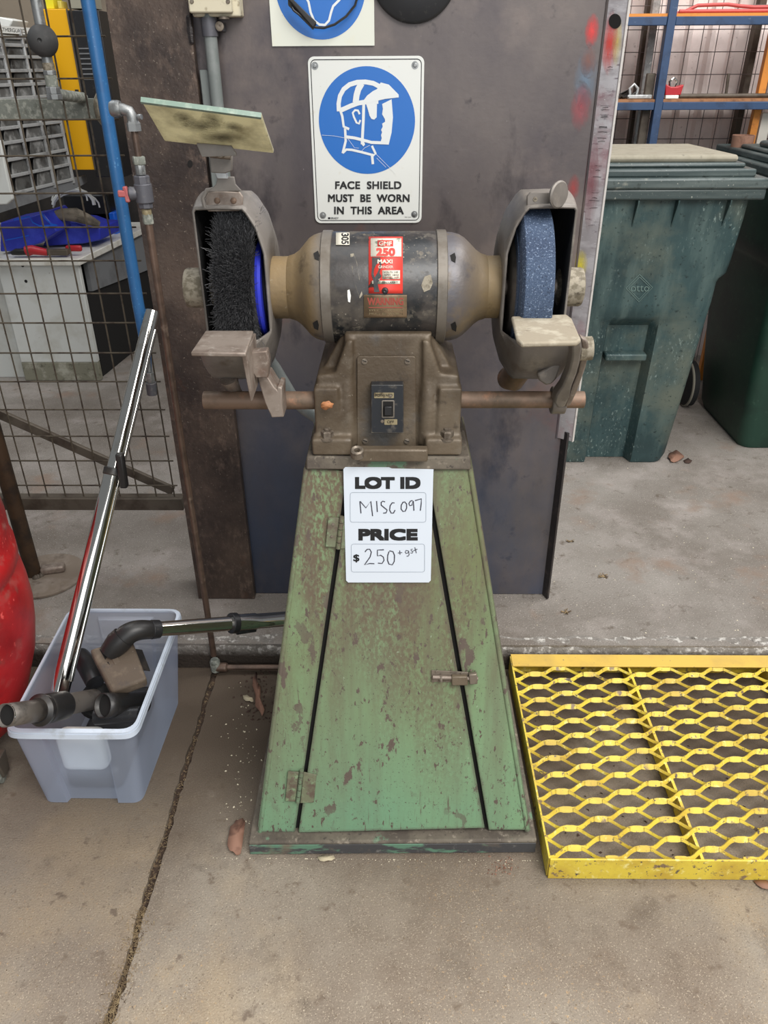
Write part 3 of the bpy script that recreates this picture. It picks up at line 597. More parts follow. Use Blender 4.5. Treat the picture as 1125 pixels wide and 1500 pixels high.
def bar_pt(px, py, off=0.0):
    """point on the barrel's cylinder seen at that photo pixel"""
    d = ray(px, py); o = V((0, 0, CAM_H)); r = RB+off
    oy, oz = o.y-AX.y, o.z-AX.z; a = d.y**2+d.z**2; b = 2*(oy*d.y+oz*d.z); c = oy*oy+oz*oz-r*r
    t = (-b-math.sqrt(max(b*b-4*a*c, 0)))/(2*a); return o+d*t
for vx, vy in ((463, 374), (663, 377), (462, 476), (664, 478)):
    MB().add([bar_pt(vx+a_, vy+b_, -.0012) for a_, b_ in ((-4, -3), (3, -7), (5, 0), (4, 8), (-2, 5))], [(0, 1, 2, 3, 4)]).build('cooling_vent', 'gap', bell_l if vx < 600 else bell_r)
def barrel_patch(name, x0, y0, x1, y1, mat, off, par=barrel, th=.0006, ny=14):
    mb = MB(); k = []
    for j in range(ny+1):
        y = y0+(y1-y0)*j/ny
        for x in (x0, x1):
            k.append(bar_pt(x, y, off))
    mb.add(k, [(2*j, 2*j+1, 2*j+3, 2*j+2) for j in range(ny)])
    o = mb.build(name, mat, par); md = o.modifiers.new('s', 'SOLIDIFY'); md.thickness = th; md.offset = 1; return o
np_ = barrel_patch('name_plate', 540, 347, 590, 430, 'red', .0006)
barrel_patch('plate_field', 543, 349, 588, 376, 'plate_white', .0014, np_, .0003)
barrel_patch('plate_field', 560, 396, 586, 409, 'plate_white', .0014, np_, .0003, 4)
barrel_patch('plate_field', 545, 411, 586, 416, 'plate_white', .0014, np_, .0003, 3)
mb = MB(); q = [(545, 377), (557, 377), (559, 388), (556, 400), (559, 404), (553, 415), (556, 428), (548, 428), (547, 412), (544, 402), (545, 390)]
mb.add([bar_pt(x, y, .0022) for x, y in q], [tuple(range(len(q)))]); mb.build('paint_loss', 'barrel', np_)
mb = barrel_patch('logo_field', 553, 352, 576, 361, 'red', .0018, np_, .0002, 4)
text_mb('GMF', (555, 353.5, 574, 359.8), bar_pt, .08, off=.0024).build('plate_lettering', 'plate_white', np_, smooth=False)
text_mb('250', (551, 363, 579, 375), bar_pt, .12, off=.0022).build('plate_lettering', 'red', np_, smooth=False)
text_mb('MAXI', (553, 380, 575, 386), bar_pt, .08, off=.0024).build('plate_lettering', 'plate_white', np_, smooth=False)
text_mb('GRINDER', (554, 389, 576, 393), bar_pt, .02, off=.0024).build('plate_lettering', 'plate_white', np_, smooth=False)
text_mb('VOLTS 240', (562, 397, 583, 400), bar_pt, .01, off=.0022).build('plate_lettering', 'ink', np_, smooth=False)
text_mb('RPM  2850', (563, 401.5, 584, 404), bar_pt, .01, off=.0022).build('plate_lettering', 'ink', np_, smooth=False)
text_mb('AMPS  HP', (563, 405, 584, 408), bar_pt, .01, off=.0022).build('plate_lettering', 'warn_red', np_, smooth=False)
text_mb('BALLARAT', (560, 412.3, 583, 415), bar_pt, .01, off=.0022).build('plate_lettering', 'ink', np_, smooth=False)
p = bar_pt(564, 426, .001); MB().lathe(p, (p-V((p.x, AX.y, AX.z))), [(0, .005), (.003, .004), (.0035, .002), (.0025, 0)], 16).build('plate_rivet', 'black', np_)
wp = barrel_patch('warning_plate', 533, 432, 596, 465, 'warn', .0008)
text_mb('WARNING', (538, 436, 591, 447), bar_pt, .08, off=.0016).build('warning_lettering', 'warn_red', wp, smooth=False)
mb = MB(); mb.ribbon([bar_pt(540, 450.5, .0017), bar_pt(590, 450.5, .0017)], .0012, (0, -1, .1))
mb.build('warning_lettering', 'warn_red', wp)
text_mb('EYE PROTECTION', (541, 453, 590, 456), bar_pt, .01, off=.0016).build('warning_lettering', 'brass', wp, smooth=False)
text_mb('MUST BE WORN', (541, 458, 590, 461), bar_pt, .01, off=.0016).build('warning_lettering', 'brass', wp, smooth=False)
st = barrel_patch('number_sticker', 492, 341, 512, 359, 'plate_white', .0008)
# the sticker is turned on its side: 305 reading downwards
cu = bpy.data.curves.new('t', 'FONT'); cu.body = '305'; cu.offset = .03; ob = bpy.data.objects.new('t', cu); COL.objects.link(ob)
me = bpy.data.meshes.new_from_object(ob); bpy.data.objects.remove(ob)
xs = [v.co.x for v in me.vertices]; ys = [v.co.y for v in me.vertices]
mb = MB(); mb.add([bar_pt(500+11*(v.co.y-min(ys))/(max(ys)-min(ys)), 341.5+16*(v.co.x-min(xs))/(max(xs)-min(xs)), .0018) for v in me.vertices], [tuple(q.vertices) for q in me.polygons])
mb.build('sticker_number', 'ink', st, smooth=False)
def smear(pts, mat, name='paint_scrape'):
    mb = MB(); mb.add([bar_pt(x, y, .0006) for x, y in pts], [tuple(range(len(pts)))]); mb.build(name, mat, barrel)
smear([(513, 372), (518, 371), (523, 385), (526, 405), (531, 432), (527, 437), (521, 420), (516, 395)], 'cap')
smear([(509, 425), (512, 424), (514, 433), (513, 443), (510, 442), (509, 434)], 'whitebox')
smear([(622, 405), (631, 402), (634, 415), (630, 424), (621, 428), (617, 418)], 'cap')

# --- spindle, guards, wheels
def guard(sgn, a, b, c, depth_top):
    """a: inner plate x, b: where the rim starts, c: outer plate x (all measured from the axis centre)"""
    mb = MB(); prof = [(a, .028), (a, .088), (a+(b-a)*.35, .118), (a+(b-a)*.8, .137), (b, .142), (b+(c-b)*.5, .143), (c-sgn*.004, .142), (c, .138), (c, .028)]
    mb.lathe(AX, (1, 0, 0), prof, 96)
    bm = bmesh.new(); vs = [bm.verts.new(p) for p in mb.v]
    for f in mb.f: bm.faces.new([vs[i] for i in f])
    def cut(co, no):
        bmesh.ops.bisect_plane(bm, geom=list(bm.verts)+list(bm.edges)+list(bm.faces), plane_co=co, plane_no=no)
    yc = AX.y-.062; zc = AX.z-.050
    cut((0, yc, 0), (0, 1, 0)); cut((0, 0, zc), (0, 0, 1))
    dead = [f for f in bm.faces if f.calc_center_median().y < yc and f.calc_center_median().z > zc]
    # notch at the bottom rear where dust falls out
    bmesh.ops.delete(bm, geom=dead, context='FACES')
    out = MB(); bm.verts.ensure_lookup_table(); bm.verts.index_update()
    out.v = [v.co.copy() for v in bm.verts]; out.f = [tuple(v.index for v in f.verts) for f in bm.faces]; bm.free()
    o = out.build('wheel_guard', 'guard', gr, weld=True, ang=50)
    o.data.materials.append(mt['guard_in'])
    md = o.modifiers.new('s', 'SOLIDIFY'); md.thickness = .0035; md.offset = -1; md.material_offset = 1; md.material_offset_rim = 0
    return o
gR = guard(1, xm(733), xm(760), xm(829, 1.19), 0)
gL = guard(-1, xm(398), xm(371), xm(300, 1.19), 0)
# caps
capR = MB().lathe(AX, (1, 0, 0), [(xm(826), .028), (xm(826), .0295), (xm(855), .0295), (xm(858), .028), (xm(860), .022), (xm(860), 0)], 32).build('spindle_cap', 'cap', gr)
capL = MB().lathe(AX, (1, 0, 0), [(xm(304), .028), (xm(304), .0305), (xm(270), .0305), (xm(267), .029), (xm(265), .024), (xm(265), 0)], 32).build('spindle_cap', 'cap', gr)
MB().lathe(AX, (1, 0, 0), [(xm(310), 0), (xm(310), .012), (xm(820), .012), (xm(820), 0)], 16).build('spindle', 'rest', gr)
# grinding wheel
w0, w1 = P(768, 421, 1.11).x-AX.x, P(813, 421, 1.11).x-AX.x
wh = MB().lathe(AX, (1, 0, 0), [(w0-.003, .02), (w0-.003, .108), (w0-.001, .119), (w0+.002, .1235), (w1-.002, .1245), (w1, .122), (w1, .02)], 96).build('grinding_wheel', 'wheel', gr)
MB().lathe(AX, (1, 0, 0), [(w0-.009, .013), (w0-.009, .070), (w0-.004, .078), (w0-.003, .078), (w0-.003, .013)], 48).build('wheel_flange', 'dustpipe', wh)
MB().lathe(AX, (1, 0, 0), [(w0-.0048, .079), (w0-.0048, .096), (w0-.003, .096)], 64).build('wheel_paper', 'wheel', wh)
# wire brush
b0, b1 = P(318, 421, 1.12).x-AX.x, P(366, 421, 1.12).x-AX.x
br = MB().lathe(AX, (1, 0, 0), [(b0, .02), (b0, .108), (b1, .108), (b1, .02)], 64).build('brush_core', 'bristle_core', gr)
MB().lathe(AX, (1, 0, 0), [(b1, .05), (b1, .074), (b1+.004, .075), (b1+.008, .072), (b1+.008, .05)], 64).build('brush_ring', 'blue_ring', br)
MB().lathe(AX, (1, 0, 0), [(b1+.008, .04), (b1+.008, .054), (b1+.011, .056), (b1+.017, .052), (b1+.018, .013)], 48).build('brush_flange', 'black', br)
mb = MB(); rnd = random.Random(9)
for i in range(22000):
    a = R(rnd.uniform(80, 280)); x = rnd.uniform(b0-.004, b1+.001); dx = rnd.gauss(0, .006); r1 = rnd.uniform(.113, .1235); da = rnd.gauss(0, .05)
    e = lambda r, t: V((0, math.cos(t)*r, math.sin(t)*r))
    p = AX+V((x, 0, 0))+e(.106, a); q = AX+V((x+dx, 0, 0))+e(r1, a+da)
    s = V((.00038, 0, 0)); t = e(.00038, a+1.57)
    mb.add([p+s, p-s, q+s*.7, q-s*.7, p+t, p-t, q+t*.7, q-t*.7], [(0, 1, 3, 2), (4, 5, 7, 6)])
o = mb.build('bristles', 'bristle', br, smooth=False); o['kind'] = 'stuff'

# brackets over the openings
yb = AX.y-.068
yb -= .009; fb = PLN((0, yb, 1), (0, -1, .15)); nb = V((0, -1, .15)).normalized()
bk = plate_on(fb, nb, [(302, 286), (307, 280), (352, 281), (357, 288), (356, 305), (350, 309), (306, 310), (301, 304)], .004, 'guard_bracket', 'rest', gr, .0015, .001)
# band wrapping over the guard mouth (left)
MB().tube([P(300, 304, yb+.006), P(297, 290, yb+.006), P(303, 279, yb+.008), P(322, 276, yb+.010), P(350, 278, yb+.010)], .0032, 8).build('bracket_rim', 'guard', bk)
for x in (318, 342): MB().lathe(fb(x, 294, .005), nb, [(0, .0046), (.002, .004), (.0032, .0018), (.0034, 0)], 12).build('bracket_rivet', 'rod', bk)
MB().prism([P(x, y, yb-.003) for x, y in ((305, 281), (354, 280), (345, 270), (343, 259), (319, 259), (316, 270))], (0, .004, 0)).build('bracket_neck', 'guard', bk, bevel=.001)
bkR = plate_on(fb, nb, [(771, 287), (776, 281), (812, 281), (822, 284), (824, 296), (816, 306), (771, 305)], .004, 'guard_bracket', 'dustpipe', gr, .0015, .001)
for x in (784, 809): MB().lathe(fb(x, 292, .005), nb, [(0, .0034), (.001, .003), (.0012, 0)], 12).build('bracket_rivet', 'cap', bkR)
d0 = P(824, 288, yb+.005)
MB().lathe(P(819, 285, yb+.004), (.8, -1, 0), [(-.004, 0), (-.004, .017), (.000, .0185), (.002, .0165), (.002, 0)], 28).build('bracket_lug', 'guard', bkR)

# eye shield
es = MB(); q = [P(207, 149, 1.02), P(383, 172, 1.035), P(401, 225, 1.11), P(241, 207, 1.10)]
n_ = (q[1]-q[0]).cross(q[3]-q[0]).normalized()
if n_.y > 0: n_ = -n_
es.prism([p-n_*.006 for p in q], n_*.006); shield = es.build('eye_shield', 'glass', gr, bevel=.0015); shield['label'] = 'grimy glass eye shield above the wire brush'
MB().bar(q[0]+V((0, -.0005, .0015)), q[1]+V((0, -.0005, .0015)), .006, .0045, n_.cross(q[1]-q[0])).build('shield_edge', 'glass_edge', shield)
MB().prism([P(x, y, 1.098)+n_*.004 for x, y in ((288, 204), (340, 208), (348, 221), (296, 223))], n_*.003).build('shield_clamp', 'guard', shield, bevel=.001)
mb = MB(); mb.prism([P(x, y, 1.135) for x, y in ((306, 222), (341, 222), (340, 250), (330, 254), (309, 253))], (0, .006, 0)); mb.build('shield_bracket', 'guard', shield, bevel=.0012)
MB().tube([P(308, 227, 1.13), P(338, 230, 1.13)], .0035, 10).build('shield_pivot', 'bolt', shield)
MB().lathe(P(323, 226, 1.126), (0, -1, .3), [(0, .006), (.003, .005), (.004, 0)], 14).build('shield_screw', 'bolt', shield)
MB().prism([P(x, y, 1.140) for x, y in ((313, 250), (331, 250), (334, 262), (318, 262))], (0, .005, 0)).build('shield_stem', 'alu', shield, bevel=.001)
# dirty patches on the glass
def esp(x, y, off=.0):
    f = PLN(q[0], n_); return f(x, y, off)
for cx_, cy_, rx_, ry_ in ((312, 176, 13, 11), (341, 186, 13, 6), (270, 174, 12, 8), (325, 201, 26, 8), (295, 185, 24, 8)): splash(esp, (44, 38, 32), cx_, cy_, rx_, ry_, .9, shield)

# tool rests and their rod
rodz = P(565, 588, 1.15); 
r0, r1 = P(298, 590, 1.15), P(857, 583, 1.15)
MB().tube([(r0.x, 1.155, rodz.z), (P(470, 588, 1.15).x, 1.155, rodz.z)], .0145, 20).build('rest_rod', 'rod', gr, bevel=.001)
MB().tube([(P(660, 586, 1.15).x, 1.155, rodz.z+.001), (r1.x, 1.155, rodz.z+.001)], .0135, 20).build('rest_rod', 'rod', gr, bevel=.001)
zL = 1.018
pl = [G(301, 484, zL), G(371, 484, zL), G(360, 517, zL), G(279, 516, zL)]
tl_ = MB().prism([p-V((0, 0, .006)) for p in pl], (0, 0, .006)).build('tool_rest', 'rest', gr, bevel=.0018); tl_['label'] = 'angled bare steel tool rest under the wire brush'
yv = 1.045
MB().hexa([P(353, 517, 1.03), P(361, 516, 1.03), P(375, 488, 1.115), P(368, 488, 1.115), P(367, 588, 1.04), P(370, 587, 1.04), P(379, 560, 1.11), P(374, 560, 1.11)][:8]).build('rest_upright', 'rest', tl_, bevel=.001)
MB().prism([P(x, y, 1.075) for x, y in ((368, 516), (391, 514), (394, 530), (393, 554), (375, 554), (369, 545))], (0, .02, 0)).build('rest_block', 'rest', tl_, bevel=.002)
MB().prism([P(x, y, 1.10) for x, y in ((377, 553), (392, 552), (402, 568), (406, 572), (406, 567), (413, 568), (413, 590), (416, 611), (398, 612), (388, 590))], (0, .045, 0)).build('rest_arm', 'rest', tl_, bevel=.003)
zR = 1.033
pr_ = [G(749, 463, zR), G(830, 460, zR), G(838, 466, zR), G(851, 496, zR), G(846, 500, zR), G(764, 502, zR), G(757, 496, zR)]
trr = MB().prism([p-V((0, 0, .007)) for p in pr_], (0, 0, .007)).build('tool_rest', 'rest_b', gr, bevel=.0025); trr['label'] = 'dusty folded tool rest in front of the grinding wheel'
arm = [(838, 499), (851, 494), (853, 510), (850, 530), (845, 548), (838, 566), (834, 582), (828, 596), (818, 599), (812, 590), (815, 578), (824, 566), (833, 545), (838, 525)]
MB().prism([P(x, y, 1.03+.085*min(max((y-495)/90, 0), 1)) for x, y in arm], (.0, .030, 0)).build('rest_arm', 'guard', trr, bevel=.003)
arm2 = [(851, 494), (862, 500), (864, 515), (858, 540), (846, 572), (836, 594), (828, 597), (838, 570), (848, 545), (853, 515)]
MB().prism([P(x, y, 1.045+.080*min(max((y-495)/90, 0), 1)) for x, y in arm2], (.0, .020, 0)).build('rest_arm', 'rest', trr, bevel=.003)
MB().tube([P(848, 511, 1.075), P(867, 510, 1.075)], .017, 18).build('rest_bolt', 'cap', trr, bevel=.001)
MB().lathe((P(812, 585, 1.15).x, 1.155, rodz.z), (1, 0, 0), [(-.004, .0), (-.004, .022), (.018, .022), (.018, 0)], 24).build('rest_collar', 'guard', trr, bevel=.002)
# dust spouts under the guards
for s, px, py in ((1, 755, 556),):
    p = P(px, py, 1.27); MB().tube([p+V((.02, 0, .05)), p+V((0, .03, -.01)), p+V((-.005, .05, -.015))], [.026, .022, .021], 20).build('dust_spout', 'rod', gr)
MB().prism([P(x, y, 1.12) for x, y in ((787, 548), (818, 530), (822, 536), (815, 556), (808, 563), (800, 565), (790, 558))], (0, .012, 0)).build('guard_lobe', 'guard', gr, bevel=.003)
MB().tube([P(335, 555, 1.16), P(344, 573, 1.17), P(349, 576, 1.18)], [.014, .011, .008], 14).build('guard_drain', 'rest', gr)
# flexible conduit behind the left guard
MB().tube([P(375, 500, 1.34), P(402, 540, 1.34), P(425, 578, 1.34), P(448, 600, 1.335), P(466, 612, 1.32), P(478, 640, 1.30)], .0125, 16).build('power_conduit', 'conduit', gr)
MB().tube([P(466, 640, 1.345), P(450, 690, 1.45)], .006, 8).build('power_cable', 'black', gr)

# price card
cn = (fnv+V((.01, -.02, 0))).normalized(); FC = PLN(FR(570, 770, .006), cn)
crd = MB().prism([FC(x, y) for x, y in rrect(503, 684, 635, 853, 3)] if False else [FC(x, y) for x, y in [(506, 684), (632, 684.5), (635, 687), (634.5, 700), (631, 850), (628, 853), (510, 853), (507, 850), (503, 687)]], cn*.0007)
card = tag(crd.build('price_card', 'card', bevel=0, smooth=False), 'white lot card with handwritten price hanging on the green pedestal door', 'card')
def FCo(x, y, off=0): return FC(x, y, off+.0009)
text_mb('LOT ID', (520, 698.5, 616, 716.5), FCo, .16, 1.0, off=.0002).build('printed_text', 'ink', card, smooth=False)
text_mb('PRICE', (525, 774.5, 612, 792), FCo, .16, 1.0, off=.0002).build('printed_text', 'ink', card, smooth=False)
text_mb('$', (517.5, 812, 526.5, 824), FCo, .06, off=.0002).build('printed_text', 'ink', card, smooth=False)
for bx in ((513, 721.5, 624, 765), (514.5, 797, 622, 838)):
    q_ = rrect(*bx, 3.5); q_.append(q_[0]); MB().ribbon([FCo(x, y, .0002) for x, y in q_], .0007, cn).build('printed_box', 'line', card, smooth=False)
def zc_(l): return [(480+x*.16, 660+y*.16) for x, y in l]
HW = [[(295, 465), (305, 575)], [(298, 466), (350, 525), (395, 465), (412, 600)], [(448, 462), (455, 562)], [(525, 470), (505, 463), (490, 475), (490, 500), (520, 525), (545, 545), (535, 570), (508, 573)],
      [(612, 480), (592, 478), (572, 505), (567, 545), (582, 573), (603, 572), (617, 545)], [(690, 473), (674, 500), (672, 535), (690, 558), (710, 555), (724, 525), (722, 488), (705, 470), (688, 475)],
      [(778, 458), (758, 462), (744, 485), (752, 505), (772, 500), (784, 462), (790, 550)], [(800, 458), (858, 442), (856, 490), (848, 550)],
      [(342, 928), (360, 905), (385, 903), (400, 930), (388, 975), (338, 1046), (385, 1034), (428, 1036)], [(515, 908), (455, 912), (456, 965), (485, 958), (510, 975), (516, 1005), (498, 1034), (460, 1031)],
      [(562, 925), (550, 960), (548, 1005), (562, 1040), (592, 1046), (610, 1015), (612, 960), (598, 925), (565, 918)], [(643, 938), (682, 934)], [(660, 915), (663, 953)],
      [(738, 918), (718, 914), (710, 930), (718, 943), (735, 938), (742, 918), (746, 955), (735, 968), (722, 966)], [(778, 902), (762, 906), (766, 918), (782, 924), (776, 938), (758, 938)], [(798, 886), (812, 940)], [(785, 918), (822, 902)]]
mb = MB()
for i, l in enumerate(HW): mb.ribbon([FCo(x, y, .0003+i*.00001) for x, y in zc_(l)], 00.0018 if i < 11 else .0013, cn)
mb.build('handwriting', 'pen', card, smooth=False)

# dry leaf on the casting
def leaf(name, pts, mat, label, up=(0, 0, 1), curl=.004, cat='leaf', th=.0007):
    pts = [V(p) for p in pts]; rl = random.Random(len(pts)*7+int(pts[0].x*1000)); u_ = V(up)
    fine = []
    for i, p in enumerate(pts):
        q = pts[(i+1) % len(pts)]; fine += [p+u_*rl.uniform(0, curl*.9), p.lerp(q, .5)*1.0+u_*rl.uniform(0, curl*.7)+(p-q).cross(u_)*rl.uniform(-.12, .12)]
    pts = fine; c = sum(pts, V())/len(pts); c = c+V(up)*curl*.35
    mb = MB(); mb.add(pts+[c], [(i, (i+1) % len(pts), len(pts)) for i in range(len(pts))]); o = mb.build(name, mat, smooth=True)
    md = o.modifiers.new('s', 'SOLIDIFY'); md.thickness = th; md.offset = 1
    return tag(o, label, cat)
leaf('dry_leaf', [P(x, y, 1.117) for x, y in ((470, 593), (473, 588), (482, 586), (489, 591), (487, 597), (478, 600), (472, 598))], 'leaf_orange', 'small curled orange leaf stuck on the left boss of the grinder casting', (0, -1, 0), .004)

# ================================================================ SIGNS AND FITTINGS ON THE PARTITION
SY = YR-.004
SF = PLN((0, SY, 1), (0, -1, 0)); SN = V((0, -1, 0))
sq = [(456, 84), (616, 80.5), (621, 85), (617.5, 321), (613, 325.5), (468, 327.5), (463, 323), (450.5, 90)]
# rounded outline with straight physical sides
p0, p1, p2, p3 = SF(450, 84), SF(621.5, 80.5), SF(617.5, 326), SF(462.5, 327.5)
sx0, sx1, sz1, sz0 = (p0.x+p3.x)/2, (p1.x+p2.x)/2, (p0.z+p1.z)/2, (p2.z+p3.z)/2
def srect(x0, z0, x1, z1, r, y): return [V((a, y, b)) for a, b in rrect(x0, z0, x1, z1, r, 6)]
sign = tag(MB().prism(srect(sx0, sz0, sx1, sz1, .012, YR-.0005), (0, -.0035, 0)).build('safety_sign', 'white', bevel=.0004), 'white sign with blue face shield symbol and three lines of lettering', 'sign')
k = .0055; b_ = srect(sx0+k, sz0+k, sx1-k, sz1-k, .009, SY); b_.append(b_[0]); MB().ribbon([p+V((0, -.0003, 0)) for p in b_], .0016, SN).build('border_line', 'print', sign, smooth=False)
def SFo(x, y, off=0): return SF(x, y, .0004+off)
cx_, cz_ = (SF(467, 175).x+SF(608, 175).x)/2, (SF(538, 96).z+SF(538, 255.5).z)/2; rc = (SF(608, 175).x-SF(467, 175).x)/2
MB().add([V((cx_+rc*math.cos(a*math.pi/40), SY-.0004, cz_+rc*math.sin(a*math.pi/40))) for a in range(80)], [tuple(range(80))]).build('blue_disc', 'blue', sign, smooth=False)
zf = lambda l: [(380+x*.2489, y*.2489) for x, y in l]
mm = .00035
S = MB()
def stroke(l, w, off=.0008): S.ribbon([SFo(x, y, off) for x, y in zf(l)], w*mm, SN)
def poly(l, off=.0008): S.add([SFo(x, y, off) for x, y in zf(l)], [tuple(range(len(l)))])
stroke([(468, 655), (466, 610), (474, 565), (496, 525), (530, 498), (575, 484), (625, 482), (670, 490), (705, 508)], 24)
stroke([(470, 652), (500, 640), (540, 622), (580, 607), (625, 600), (700, 597)], 24, .0009)
stroke([(602, 490), (582, 525), (572, 560), (566, 604)], 34, .0010)
poly([(612, 592), (634, 562), (668, 536), (692, 524), (714, 485), (762, 498), (820, 557), (820, 573), (740, 582), (690, 594), (650, 604), (612, 606)], .0011)
stroke([(614, 605), (612, 700), (604, 850)], 16, .0010)
stroke([(507, 805), (560, 812), (600, 822), (660, 838), (762, 842)], 16, .0012)
poly([(722, 612), (778, 584), (786, 690), (778, 780), (762, 846), (712, 840), (720, 812), (716, 795), (722, 778), (716, 764), (726, 745), (722, 728), (740, 716), (738, 700), (722, 672), (727, 640)], .0009)
poly([(628, 612), (692, 612), (690, 690), (676, 704), (660, 700), (648, 680), (640, 650)], .0012)
stroke([(590, 672), (580, 650), (563, 648), (549, 664), (556, 688), (572, 722), (586, 728), (594, 706)], 11)
stroke([(478, 655), (488, 685), (496, 745), (528, 760)], 14)
stroke([(504, 756), (508, 830), (490, 902)], 14)
stroke([(490, 900), (512, 880), (545, 882), (600, 895), (672, 914), (684, 905), (662, 858)], 13, .0010)
stroke([(662, 905), (668, 966)], 15, .0011)
poly([(600, 826), (612, 826), (622, 850), (612, 862), (602, 850)], .0013)
S.build('face_shield_symbol', 'picto', sign, smooth=False)
for t, bx in (('FACE  SHIELD', (491, 265.5, 588, 277)), ('MUST  BE  WORN', (480.5, 284.5, 600, 296)), ('IN  THIS  AREA', (489.5, 302.5, 591.5, 314))):
    text_mb(t, bx, SFo, .075, 1.05).build('sign_lettering', 'print', sign, smooth=False)
text_mb('BRADY', (485, 318.2, 496, 321), SFo, .02).build('sign_lettering', 'print', sign, smooth=False)
MB().add([SFo(x, y, .0002) for x, y in ((480.5, 318.2), (484, 318.2), (484, 321), (480.5, 321))], [(0, 1, 2, 3)]).build('sign_lettering', 'print', sign, smooth=False)
text_mb('841241', (593, 317.3, 602, 319), SFo, .02).build('sign_lettering', 'print', sign, smooth=False)
for x, y in ((461, 96.5), (608, 95.5), (473, 315.5), (607, 314)):
    p = SF(x, y, 0); MB().lathe(p, SN, [(0, .0070), (.0006, .0068), (.0006, .0042), (.0024, .0036), (.003, .0016), (.0026, 0)], 20).build('sign_rivet', 'galv', sign)
mb = MB()
for l in ([(368, 795), (440, 800), (520, 815)], [(520, 815), (560, 870), (585, 872)], [(680, 900), (740, 960), (800, 1020)], [(690, 930), (745, 985)], [(600, 890), (620, 870), (650, 855)]):
    mb.ribbon([SFo(x, y, .0016) for x, y in zf(l)], .0006, SN)
mb.build('scratches', 'picto', sign, smooth=False)

# upper sign, cut by the frame
a0, a1 = SF(395, 10).x, SF(548.5, 60).x; zb_ = SF(470, 67.3).z; sz = a1-a0
s2 = tag(MB().box((a0, SY, zb_), (a1, YR-.0005, zb_+sz*1.25)).build('safety_sign', 'white2'), 'square white sign with blue disc at the top edge of the picture', 'sign')
cxx = SF(471, 30).x; rz = (SF(534, 5).x-SF(405, 5).x)/2; czz = SF(472, 58).z+rz*1.02
MB().add([V((cxx+rz*1.02*math.cos(a*math.pi/40), SY-.0004, czz+rz*1.02*math.sin(a*math.pi/40))) for a in range(80)], [tuple(range(80))]).build('blue_disc', 'blue', s2, smooth=False)
mb = MB(); mb.ribbon([SFo(x, y, .0007) for x, y in ((437, -30), (446, -8), (452, 3), (455, 18), (460, 30), (468, 36), (476, 36.5), (482, 30), (485, 18), (488, 9), (497, 0), (506, -12), (512, -30))], .0042, SN)
mb.build('head_symbol', 'picto', s2, smooth=False)
st_ = thing('earmuff_band', P(470, 20, YR-.03), 'worn black band hanging in a loop in front of the upper blue disc', 'band')
st_.location = P(470, 35, YR-.03)
MB().tube([P(416, -25, YR-.02), P(421, -5, YR-.025), P(430, 15, YR-.03), (P(462, 40, YR-.03)), P(474, 41, YR-.03), P(490, 36, YR-.03), P(507, 24, YR-.025), P(520, 8, YR-.02), P(526, -12, YR-.018), P(527, -30, YR-.018)], .0022, 8).build('band', 'soft_black', st_)
MB().hexa([P(421, -2, YR-.034), P(424, -7, YR-.034), P(464, 32, YR-.034), P(459, 42, YR-.034), P(421, 8, YR-.024), P(424, 1, YR-.024), P(464, 36, YR-.024), P(459, 45, YR-.024)]).build('sleeve', 'soft_black', st_, bevel=.002)
# black round fitting
ctr = SF(607, -42); tag(MB().lathe(V((ctr.x, YR-.001, ctr.z)), SN, [(0, .0), (0, .083), (.006, .083), (.009, .078), (.009, 0)], 48).build('round_disc', 'black'), 'black round disc on the steel partition right of the upper sign', 'disc')
# junction box and conduit
YC = YR-.03
jb = thing('junction_box', P(312, 15, YC), 'cream metal switch box at the top of the grey conduit', 'box')
u0, u1 = P(277, 20, YC-.03), P(340, 20, YC-.03)
MB().box((u0.x, YC-.03, P(300, 19, YC-.03).z), (u1.x, YC-.012, u0.z+.12)).build('box_cover', 'cream', jb, bevel=.003)
MB().box((u0.x+.002, YC-.012, P(300, 21, YC-.03).z-.003), (u1.x+.012, YR-.0005, u0.z+.12)).build('box_body', 'cream', jb, bevel=.003)
for x in (281, 334): MB().lathe(P(x, 2, YC-.0305), SN, [(0, .004), (.002, .003), (.002, 0)], 10).build('box_screw', 'bolt', jb)
MB().lathe(P(328, 24.5, YC-.01), (0, 0, 1), [(-.004, 0), (-.004, .010), (0, .010), (0, 0)], 16).build('box_plug', 'bolt', jb)
cdt = thing('conduit_pipe', P(310, 150, YC), 'grey conduit pipe running down the steel partition from the cream box', 'pipe')
cA, cB = P(305.5, 26, YC), P(321, 255, YC); cX = cA.x
MB().tube([(cX, YC, cA.z+.008), (cX, YC, cA.z-.32)], .0125, 20).build('pipe', 'conduit', cdt)
MB().box((cX-.030, YC+.006, cA.z-.30), (cX-.004, YR-.001, cA.z-.085)).build('backing_strip', 'conduit', cdt, bevel=.002)
MB().lathe((cX, YC, cA.z-.012), (0, 0, 1), [(-.018, .0127), (-.018, .0150), (.012, .0155), (.012, .0127)], 24).build('pipe_collar', 'pipe_grey', cdt)
MB().lathe((cX+.021, YC-.004, cA.z-.014), SN, [(0, 0), (0, .008), (.006, .008), (.007, .004), (.006, 0)], 16).build('clip_screw', 'bolt', cdt)
MB().box((cX+.005, YC-.004, cA.z-.022), (cX+.026, YR-.0005, cA.z-.007)).build('pipe_clip', 'pipe_grey', cdt, bevel=.001)
# lower flat bar seen beside the shield stem
MB().box((P(301, 250, YR).x, YR-.006, 1.02), (P(319, 250, YR).x, YR-.0005, cA.z-.30)).build('flat_strip', 'conduit', cdt)

